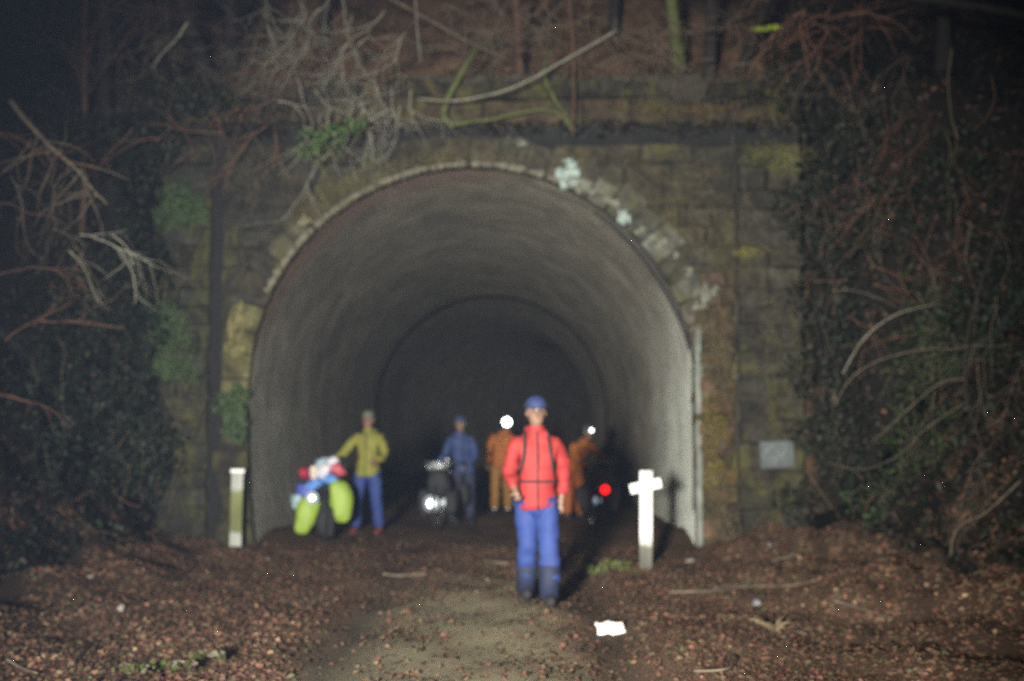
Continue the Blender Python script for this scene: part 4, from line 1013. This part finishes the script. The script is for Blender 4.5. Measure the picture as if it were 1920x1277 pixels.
    skin_obj('jacket', jk, je, cols[0], t)
    mb = MB(); nk = J['neck'] + V((0, 0, .0)); mb.tube([nk + V((0, 0, -.04)), nk + V((0, .0, .03)), nk + V((0, .0, .065))], [.088, .078, .074], 14, cap=False); mb.build('collar', cols[0], t)
    mb = MB(); zp = [J['neck'] + V((0, -.088, .02)), J['chest'].lerp(J['neck'], .5) + V((0, -.135, 0)), J['chest'] + V((0, -.158, -.02)), J['waist'] + V((0, -.152, 0)), J['pel'] + V((0, -.172, -.02)), J['pel'] + V((0, -.185, -.12))]
    mb.tube(cr(zp, 4), .006, 5); mb.build('zip', mat_dark, t)
    mb = MB(); mb.ball(J['neck'] + V((0, .085, .005)), 1, 12, 8, (.115, .075, .075), .3); mb.build('hood', cols[0], t)
    mb = MB(); mb.ball(H + V((0, .028, .0)), 1, 12, 9, (.089, .098, .092), .15); mb.build('hair', mat_hair, t)
    tr = [(J['pel'], .125, .11)]; te = []
    for s in 'lr':
        b0 = len(tr); kn = J['kn' + s]; an = J['an' + s]
        tr += [(J['hp' + s] + V((0, 0, -.04)), .10, .105), (kn, .080, .084), (an + V((0, 0, .01)), .074, .08)]; te += [(0, b0), (b0, b0 + 1), (b0 + 1, b0 + 2)]
    tr = [(a, b * 1.08, c * 1.1) for a, b, c in tr]
    skin_obj('trousers', tr, te, cols[1], t)
    for s in 'lr':
        a = J['an' + s]; mb = MB(); mb.ball(a + V((0, -.065, -.035)), 1, 12, 8, (.052, .135, .055)); mb.ball(a + V((0, .02, .01)), 1, 10, 8, (.05, .055, .07))
        sh = mb.build('shoe', cols[3] if len(cols) > 3 else mat_dark, t)
    # hat or hood
    mb = MB(); mb.ball(H + V((0, .016, .072)), 1, 14, 10, (.096, .114, .082)); mb.build('hat', cols[2], t)
    mb = MB(); mb.torus((0, 0, 0), .095, .009, 20, 6)
    o = mb.build('hat_band', mat_dark, t); o.location = H + V((0, .014, .066)); o.rotation_euler = (0, R(90), 0); o.scale = (1, .97, 1.1)
    if extra: extra(t, J, H)
    return t
def cloth(name, c, r=.75): return plain(name, c, r, 0, .18, 9, .35)
blue_tr = cloth('royal_blue_trousers', (.02, .045, .19)); 
def torch(where, r, mat=None):
    def f(t, J, H):
        mb = MB(); c = H + V(where); mb.tube([c + V((0, .03, 0)), c + V((0, -.01, 0))], [r * .8, r * 1.05], 12); hd = mb.build('headtorch', mat_dark, t)
        mb = MB(); mb.ball(c + V((0, -.012, 0)), r, 12, 8, (1, .4, 1)); mb.build('lens', mat or mat_lamp3, hd)
    return f
def X_at(px, Y): return P(px, 900, Y).x

# 1 walking person in red
def red_extra(t, J, H):
    for s in 'lr':
        a, k_ = J['an' + s], J['kn' + s]
        mb = MB(); mb.tube([a + V((0, .0, -.02)), a.lerp(k_, .3), a.lerp(k_, .62), a.lerp(k_, .66)], [.082, .086, .092, .07], 14); mb.build('gaiter', cloth('navy_gaiter', (.012, .018, .05)), t)
    mb = MB(); mb.torus((0, 0, 0), .178, .012, 26, 6); o = mb.build('hip_belt', mat_dark, t); o.location = (0, .0, 1.06); o.rotation_euler = (0, R(90), 0); o.scale = (1, .93, 1)
    mb = MB(); mb.ball((-.01, .17, 1.25), 1, 14, 10, (.15, .10, .22)); bp = mb.build('backpack', cloth('grey_pack', (.10, .09, .09)), t)
    mb = MB()
    for s in (-1, 1): mb.tube(cr([V((s * .10, .12, 1.42)), V((s * .10, .0, 1.475)), V((s * .105, -.125, 1.36)), V((s * .13, -.12, 1.18)), V((s * .15, .05, 1.1))], 5), .013, 6)
    mb.build('strap', mat_dark, bp)
Y1 = 10.35
person('person in red jacket and blue trousers walking out along the path, nearest figure', (X_at(1005, Y1), Y1, 0), R(4), (cloth('red_jacket', (.32, .025, .024)), blue_tr, cloth('navy_hat', (.02, .035, .11))),
       dict(knl=(.10, -.13, .52), anl=(.10, -.10, .12), knr=(-.07, .03, .50), anr=(-.07, .22, .14), ell=(.25, .09, 1.14), wrl=(.22, .04, .92), elr=(-.23, -.05, 1.13), wrr=(-.19, -.23, .99), pel=(0, 0, .94), hpl=(.085, -.01, .9), hpr=(-.085, .01, .9)), red_extra, .985)
# 2 yellow jacket behind the loaded bicycle
Y2 = 17.75
person('person in yellow jacket and blue trousers beside the loaded bicycle', (X_at(690, Y2), Y2, 0), R(-8), (cloth('yellow_jacket', (.21, .205, .035)), blue_tr, cloth('olive_hat', (.12, .12, .08)), cloth('red_shoe', (.15, .03, .03))),
       dict(knl=(.14, -.06, .50), anl=(.17, .0, .09), knr=(-.16, -.04, .50), anr=(-.19, .04, .09), elr=(-.34, -.08, 1.16), wrr=(-.48, -.24, 1.04), ell=(.25, .0, 1.13), wrl=(.16, -.2, 1.05)), None, 1.0)
# 3 blue person behind middle bicycle, leaning
Y3 = 19.6
person('person in dark blue leaning over the middle bicycle', (X_at(868, Y3), Y3, 0), R(14), (cloth('dark_blue_jacket', (.035, .06, .17)), cloth('navy_trousers', (.018, .022, .05)), cloth('navy_beanie', (.03, .045, .11))),
       dict(waist=(-.03, -.06, 1.07), chest=(-.08, -.16, 1.26), neck=(-.10, -.24, 1.41), head=(-.11, -.29, 1.56), shl=(.09, -.18, 1.36), shr=(-.25, -.19, 1.35), ell=(.13, -.30, 1.10), wrl=(-.02, -.42, .97), elr=(-.34, -.30, 1.12), wrr=(-.46, -.45, 1.0)), None, 1.0)
# 4 orange overall with bright head torch
Y4 = 22.2
org = cloth('orange_overall', (.34, .105, .02)); ochre = cloth('ochre_overall', (.24, .115, .025))
def or1(t, J, H):
    torch((-.0, -.12, .04), .075, mat_lamp)(t, J, H)
    for s in 'lr':
        a = J['an' + s]; mb = MB(); mb.torch = 0; mb.ball(a + V((.0, -.06, .02)), .035, 8, 6, (1, 1, .6)); mb.build('ankle_reflector', mat_reft, t)
person('person in orange overalls wearing a dazzling head torch, behind the walker', (X_at(940, Y4), Y4, 0), R(-4), (org, ochre, cloth('grey_helmet', (.2, .2, .22))),
       dict(head=(.12, -.16, 1.58), neck=(.08, -.1, 1.45), chest=(.02, -.04, 1.29), shl=(.20, -.06, 1.38), shr=(-.15, -.03, 1.39), ell=(.3, -.12, 1.15), wrl=(.28, -.32, 1.12), elr=(-.24, .0, 1.12), wrr=(-.22, -.12, .92)), or1, 1.0)
hl = bpy.data.lights.new('headtorch_glow', 'POINT'); hl.energy = 14; hl.shadow_soft_size = .2; hl.color = (.9, .95, 1)
hlo = bpy.data.objects.new('headtorch_glow', hl); C.objects.link(hlo); hlo.location = (X_at(957, Y4), Y4 - 1.6, 1.75)
# 5 orange overall bending over right bicycle
Y5 = 20.7
person('person in orange overalls bending over the right bicycle with a small head torch', (X_at(1076, Y5), Y5, 0), R(18), (org, cloth('rust_overall', (.30, .08, .02)), cloth('black_helmet', (.06, .06, .07))),
       dict(pel=(0, .12, .93), waist=(.02, .02, 1.04), chest=(.08, -.14, 1.20), neck=(.12, -.27, 1.30), head=(.13, -.36, 1.42), shl=(.25, -.16, 1.27), shr=(-.08, -.18, 1.27), ell=(.36, -.30, 1.06), wrl=(.44, -.46, .98), elr=(-.08, -.34, 1.02), wrr=(.08, -.46, .95), hpl=(.09, .10, .9), hpr=(-.09, .12, .9)), torch((-.0, -.11, .05), .03), 1.0)

# ------------------------------------------------------------------ bicycles
mat_tyre = plain('tyre_rubber', (.02, .02, .02), .8); mat_rim = plain('alloy_rim', (.35, .35, .37), .35, .9); mat_frame = plain('dark_frame', (.03, .035, .05), .4, .2)
def bicycle(label, loc, rz, frame=mat_frame):
    t = empty('bicycle', label, 'bicycle', loc, rz, 'bicycles standing in the tunnel mouth')
    for y in (-.53, .53):
        mb = MB(); mb.torus((0, 0, 0), .325, .022, 36, 8); wh = mb.build('tyre', mat_tyre, t); wh.location = (0, y, .347); wh.name = 'wheel'
        mb = MB(); mb.torus((0, 0, 0), .298, .011, 36, 6); mb.build('rim', mat_rim, wh)
        mb = MB()
        for i in range(20):
            a = 2 * math.pi * i / 20; mb.tube([(.02 * (-1) ** i, .02 * math.cos(a + .5), .02 * math.sin(a + .5)), (0, .295 * math.cos(a), .295 * math.sin(a))], .0018, 4)
        mb.build('spokes', mat_rim, wh)
        mb = MB(); mb.tube([(-.045, 0, 0), (.045, 0, 0)], .02, 10); mb.build('hub', mat_rim, wh)
    bb = V((0, .10, .30)); st = V((0, .24, .80)); ht = V((0, -.36, .86)); hb = V((0, -.40, .74)); ra = V((0, .53, .347))
    mb = MB()
    for a, b in ((bb, st), (st + V((0, 0, -.05)), ht), (bb, hb), (ht, hb)): mb.tube([a, b], .017, 10)
    for s in (-1, 1): mb.tube([bb + V((s * .03, 0, 0)), ra + V((s * .06, 0, 0))], .010, 8); mb.tube([st + V((s * .02, 0, -.04)), ra + V((s * .06, 0, 0))], .009, 8)
    mb.build('frame', frame, t)
    mb = MB()
    for s in (-1, 1): mb.tube([hb + V((s * .045, 0, 0)), V((s * .055, -.53, .347))], .012, 8)
    mb.tube([hb + V((-.05, 0, 0)), hb + V((.05, 0, 0))], .016, 8); mb.tube([hb, ht + V((0, .02, .10))], .014, 8)
    mb.build('fork', frame, t)
    hz = ht + V((0, .0, .12)); mb = MB()
    mb.tube(cr([hz + V((-.30, .10, .02)), hz + V((-.18, 0, .03)), hz + V((-.06, -.04, 0)), hz + V((.06, -.04, 0)), hz + V((.18, 0, .03)), hz + V((.30, .10, .02))], 4), .012, 8)
    h_ = mb.build('handlebar', mat_rim, t)
    for s in (-1, 1):
        mb = MB(); mb.tube([hz + V((s * .22, .03, .03)), hz + V((s * .31, .11, .02))], .017, 8); mb.build('grip', mat_dark, h_)
    mb = MB(); mb.tube([st, st + V((0, .02, .12))], .013, 8); mb.build('seat_post', mat_rim, t)
    mb = MB(); mb.ball(st + V((0, .06, .14)), 1, 12, 8, (.075, .10, .03)); mb.ball(st + V((0, -.04, .145)), 1, 12, 8, (.03, .12, .022)); mb.build('saddle', mat_dark, t)
    mb = MB(); mb.torus((.05, 0, 0), .09, .006, 24, 5); c_ = mb.build('chainring', mat_rim, t); c_.location = bb
    mb = MB(); mb.tube([(-.08, 0, 0), (.08, 0, 0)], .009, 6); mb.tube([(.08, 0, 0), (.09, -.08, -.15)], .009, 6); mb.tube([(-.08, 0, 0), (-.09, .08, .15)], .009, 6)
    c_ = mb.build('crank', mat_rim, t); c_.location = bb
    for x_, y_, z_ in ((.13, -.08, -.155), (-.13, .08, .155)):
        mb = MB(); mb.box((0, 0, 0), (.09, .07, .022)); q = mb.build('pedal', mat_dark, t, False); q.location = bb + V((x_, y_, z_))
    return t
def lamp(t, at, r, m, d=-1, housing=mat_dark):
    mb = MB(); c = V(at); mb.tube([c + V((0, .05 * -d, 0)), c], [r * .6, r * 1.08], 12); h_ = mb.build('lamp', housing, t)
    mb = MB(); mb.ball(c + V((0, .004 * d, 0)), r * .72, 14, 8, (1, .5, 1)); mb.build('lens', m, h_)
    mb = MB(); mb.tube([c + V((0, .004 * d, 0)), c + V((0, .02 * d, 0)), c + V((0, .021 * d, 0)), c + V((0, .006 * d, 0))], [r * 1.08, r * 1.35, r * 1.25, r * .8], 16, cap=False); mb.build('lamp_halo', m if m is mat_redl else mat_halo, h_)
def bag(name, t, at, sz, m, jit=.25, strap=True, rot=None):
    mb = MB(); mb.ball((0, 0, 0), 1, 24, 16)
    ss = .62 if name == 'pannier' else .8; kk = rnd.uniform(0, 40); out_ = []
    for v in mb.v:
        q = V([math.copysign(abs(c_) ** ss, c_) for c_ in v])
        if name == 'pannier': q.x *= 1 - .16 * max(0, -q.z); q.z += .08 * abs(q.x)
        f_ = 1 + noise.noise(V((q.x * 1.6 + kk, q.y * 1.6, q.z * 1.6))) * jit + noise.noise(V((q.x * 4 + kk, q.y * 4, q.z * 5))) * .07
        out_.append((q.x * sz[0] * f_, q.y * sz[1] * f_, q.z * sz[2] * f_))
    mb.v = out_
    b_ = mb.build(name, m, t); b_.location = at
    if rot: b_.rotation_euler = rot
    return b_
# loaded bicycle, left
YB = 17.0; 
b1 = bicycle('loaded bicycle with two lime green pannier covers and red, white and blue bags', (X_at(612, YB), YB + .1, 0), R(7))
lime = plain('lime_rain_cover', (.27, .40, .045), .55, 0, .08, 7, .3)
for s, at, sz, ro in ((-1, (-.26, -.56, .36), (.145, .12, .235), (0, R(18), 0)), (1, (.20, -.56, .53), (.155, .12, .27), (0, R(-8), 0))):
    p_ = bag('pannier', b1, at, sz, lime, .18, rot=ro)
    mb = MB(); mb.torus((0, 0, 0), .11, .006, 22, 5); o = mb.build('drawcord', mat_dark, p_); o.rotation_euler = (0, 0, R(90)); o.location = (0, .09, 0); o.scale = (1, 1.2, 1.9)
cols_ = [('crimson_bag', (.34, .02, .05)), ('white_bag', (.62, .60, .66)), ('cream_bag', (.6, .52, .46)), ('sky_blue_bag', (.10, .25, .62)), ('deep_blue_bag', (.07, .10, .42)), ('pale_blue_bag', (.32, .45, .52)), ('rose_bag', (.5, .09, .12))]
cm = {k_: plain(k_, c_, .6, 0, .12, 8, .3) for k_, c_ in cols_}
for nm, x, z, sx, sz in (('crimson_bag', -.29, .92, .06, .075), ('cream_bag', -.16, .93, .075, .09), ('white_bag', -.03, .95, .075, .10), ('rose_bag', .12, .97, .095, .075), ('white_bag', .08, 1.08, .075, .065), ('pale_blue_bag', -.07, 1.06, .07, .06),
                         ('sky_blue_bag', .05, .83, .12, .08), ('deep_blue_bag', -.27, .68, .12, .09), ('sky_blue_bag', -.20, .74, .14, .08), ('pale_blue_bag', -.37, .56, .085, .10), ('rose_bag', .19, .93, .05, .06), ('crimson_bag', .16, .10, .07, .04)):
    if nm == 'crimson_bag' and z < .2: continue
    bag('bundle', b1, (x, -.50 + rnd.uniform(-.07, .07), z), (sx * 1.12, .10, sz * .95), cm[nm], .45, rot=(0, rnd.uniform(-.6, .6), 0))
lamp(b1, (-.175, -.76, .60), .062, mat_lamp)
mb = MB(); mb.tube([(-.17, -.72, .60), (-.05, -.5, .62), (0, -.40, .7)], .010, 6); mb.build('lamp_bracket', mat_rim, b1)
bag('rear_shade_bag', b1, (-.24, .45, .45), (.13, .17, .24), mat_dark, .2); bag('rear_shade_bag', b1, (.26, .45, .42), (.13, .17, .24), mat_dark, .2)  # black bags added in place of the dark wheel shadow
bag('dark_front_bulk', b1, (.0, -.62, .28), (.13, .10, .20), mat_dark, .3)  # black bulk added for the shadow at the front wheel
# middle bicycle
YM = 18.9
b2 = bicycle('dark bicycle with two bright white front lamps, middle of the three', (X_at(836, YM), YM, 0), R(-10))
lamp(b2, (-.07, -.62, .42), .092, mat_lamp); lamp(b2, (.12, -.60, .435), .045, mat_lamp_reflector)
mb = MB(); mb.tube([(-.07, -.56, .42), (.12, -.56, .435)], .010, 6); mb.tube([(0, -.56, .42), (-.05, -.5, .42)], .010, 6); mb.build('lamp_bracket', mat_rim, b2)
mb = MB()
for i in range(9):
    a = -.16 + .04 * i; mb.tube(cr([V((a, -.62, 1.02)), V((a * .8, -.60, .90)), V((a * .8, -.45, .90)), V((a, -.43, 1.02))], 3), .004, 4)
mb.tube([(-.17, -.62, 1.02), (.17, -.62, 1.02), (.17, -.43, 1.02), (-.17, -.43, 1.02), (-.17, -.62, 1.02)], .008, 6); mb.build('wire_basket', plain('chromed_wire', (.6, .62, .62), .3, .8), b2)
bag('bundle', b2, (-.0, -.53, .97), (.15, .09, .055), plain('silver_bag', (.36, .40, .40), .35, .3), .5)
lamp(b2, (.15, -.55, 1.06), .016, mat_lamp3)
bag('dark_front_bulk', b2, (.0, -.50, .72), (.17, .11, .17), mat_dark, .3); bag('pannier', b2, (.2, -.5, .42), (.10, .14, .19), mat_dark, .2); bag('pannier', b2, (-.2, -.48, .42), (.10, .10, .19), mat_dark, .2)
bag('pannier', b2, (-.2, .4, .5), (.09, .16, .19), mat_dark, .2); bag('pannier', b2, (.2, .4, .5), (.09, .16, .19), mat_dark, .2)
# right bicycle, seen from the back
YR = 19.5
b3 = bicycle('dark bicycle seen from behind with a glowing red tail lamp, rightmost', (X_at(1122, YR), YR, 0), R(176))
bk = cloth('charcoal_bag', (.045, .045, .055)); bag('pannier', b3, (-.20, .48, .46), (.13, .16, .21), bk, .2); bag('pannier', b3, (.20, .48, .46), (.13, .16, .21), bk, .2)
bag('bundle', b3, (0, .48, .80), (.15, .13, .11), cloth('dull_green_bag', (.10, .105, .085)), .3)
lamp(b3, (-.10, .69, .60), .048, mat_redl, 1); lamp(b3, (.02, .69, .44), .048, mat_lamp_reflector, 1)  # second one is a white reflector, its glint made as a glowing lamp
mb = MB(); mb.box((.10, .72, .14), (.06, .012, .06)); mb.build('reflector', mat_reft, b3, False)
mb = MB(); mb.tube([(.10, .72, .14), (.06, .60, .3), (.0, .5, .347)], .008, 6); mb.build('mudguard_stay', mat_rim, b3)
mb = MB(); mb.tube([(-.10, .64, .60), (-.02, .55, .62), (.02, .66, .44)], .009, 6); mb.build('lamp_bracket', mat_rim, b3)

# ------------------------------------------------------------------ damp night air
mb = MB(); mb.box((0, 16, 11), (90, 150, 24.5))
m = bpy.data.materials.new('damp_air'); m.use_nodes = True; n = m.node_tree; n.nodes.clear()
out = n.nodes.new('ShaderNodeOutputMaterial'); pv = n.nodes.new('ShaderNodeVolumePrincipled')
pv.inputs['Color'].default_value = (.46, .60, .92, 1); pv.inputs['Density'].default_value = .00095; pv.inputs['Anisotropy'].default_value = 0
n.links.new(pv.outputs[0], out.inputs['Volume'])
hz = mb.build('haze', m, None, False); hz['kind'] = 'stuff'
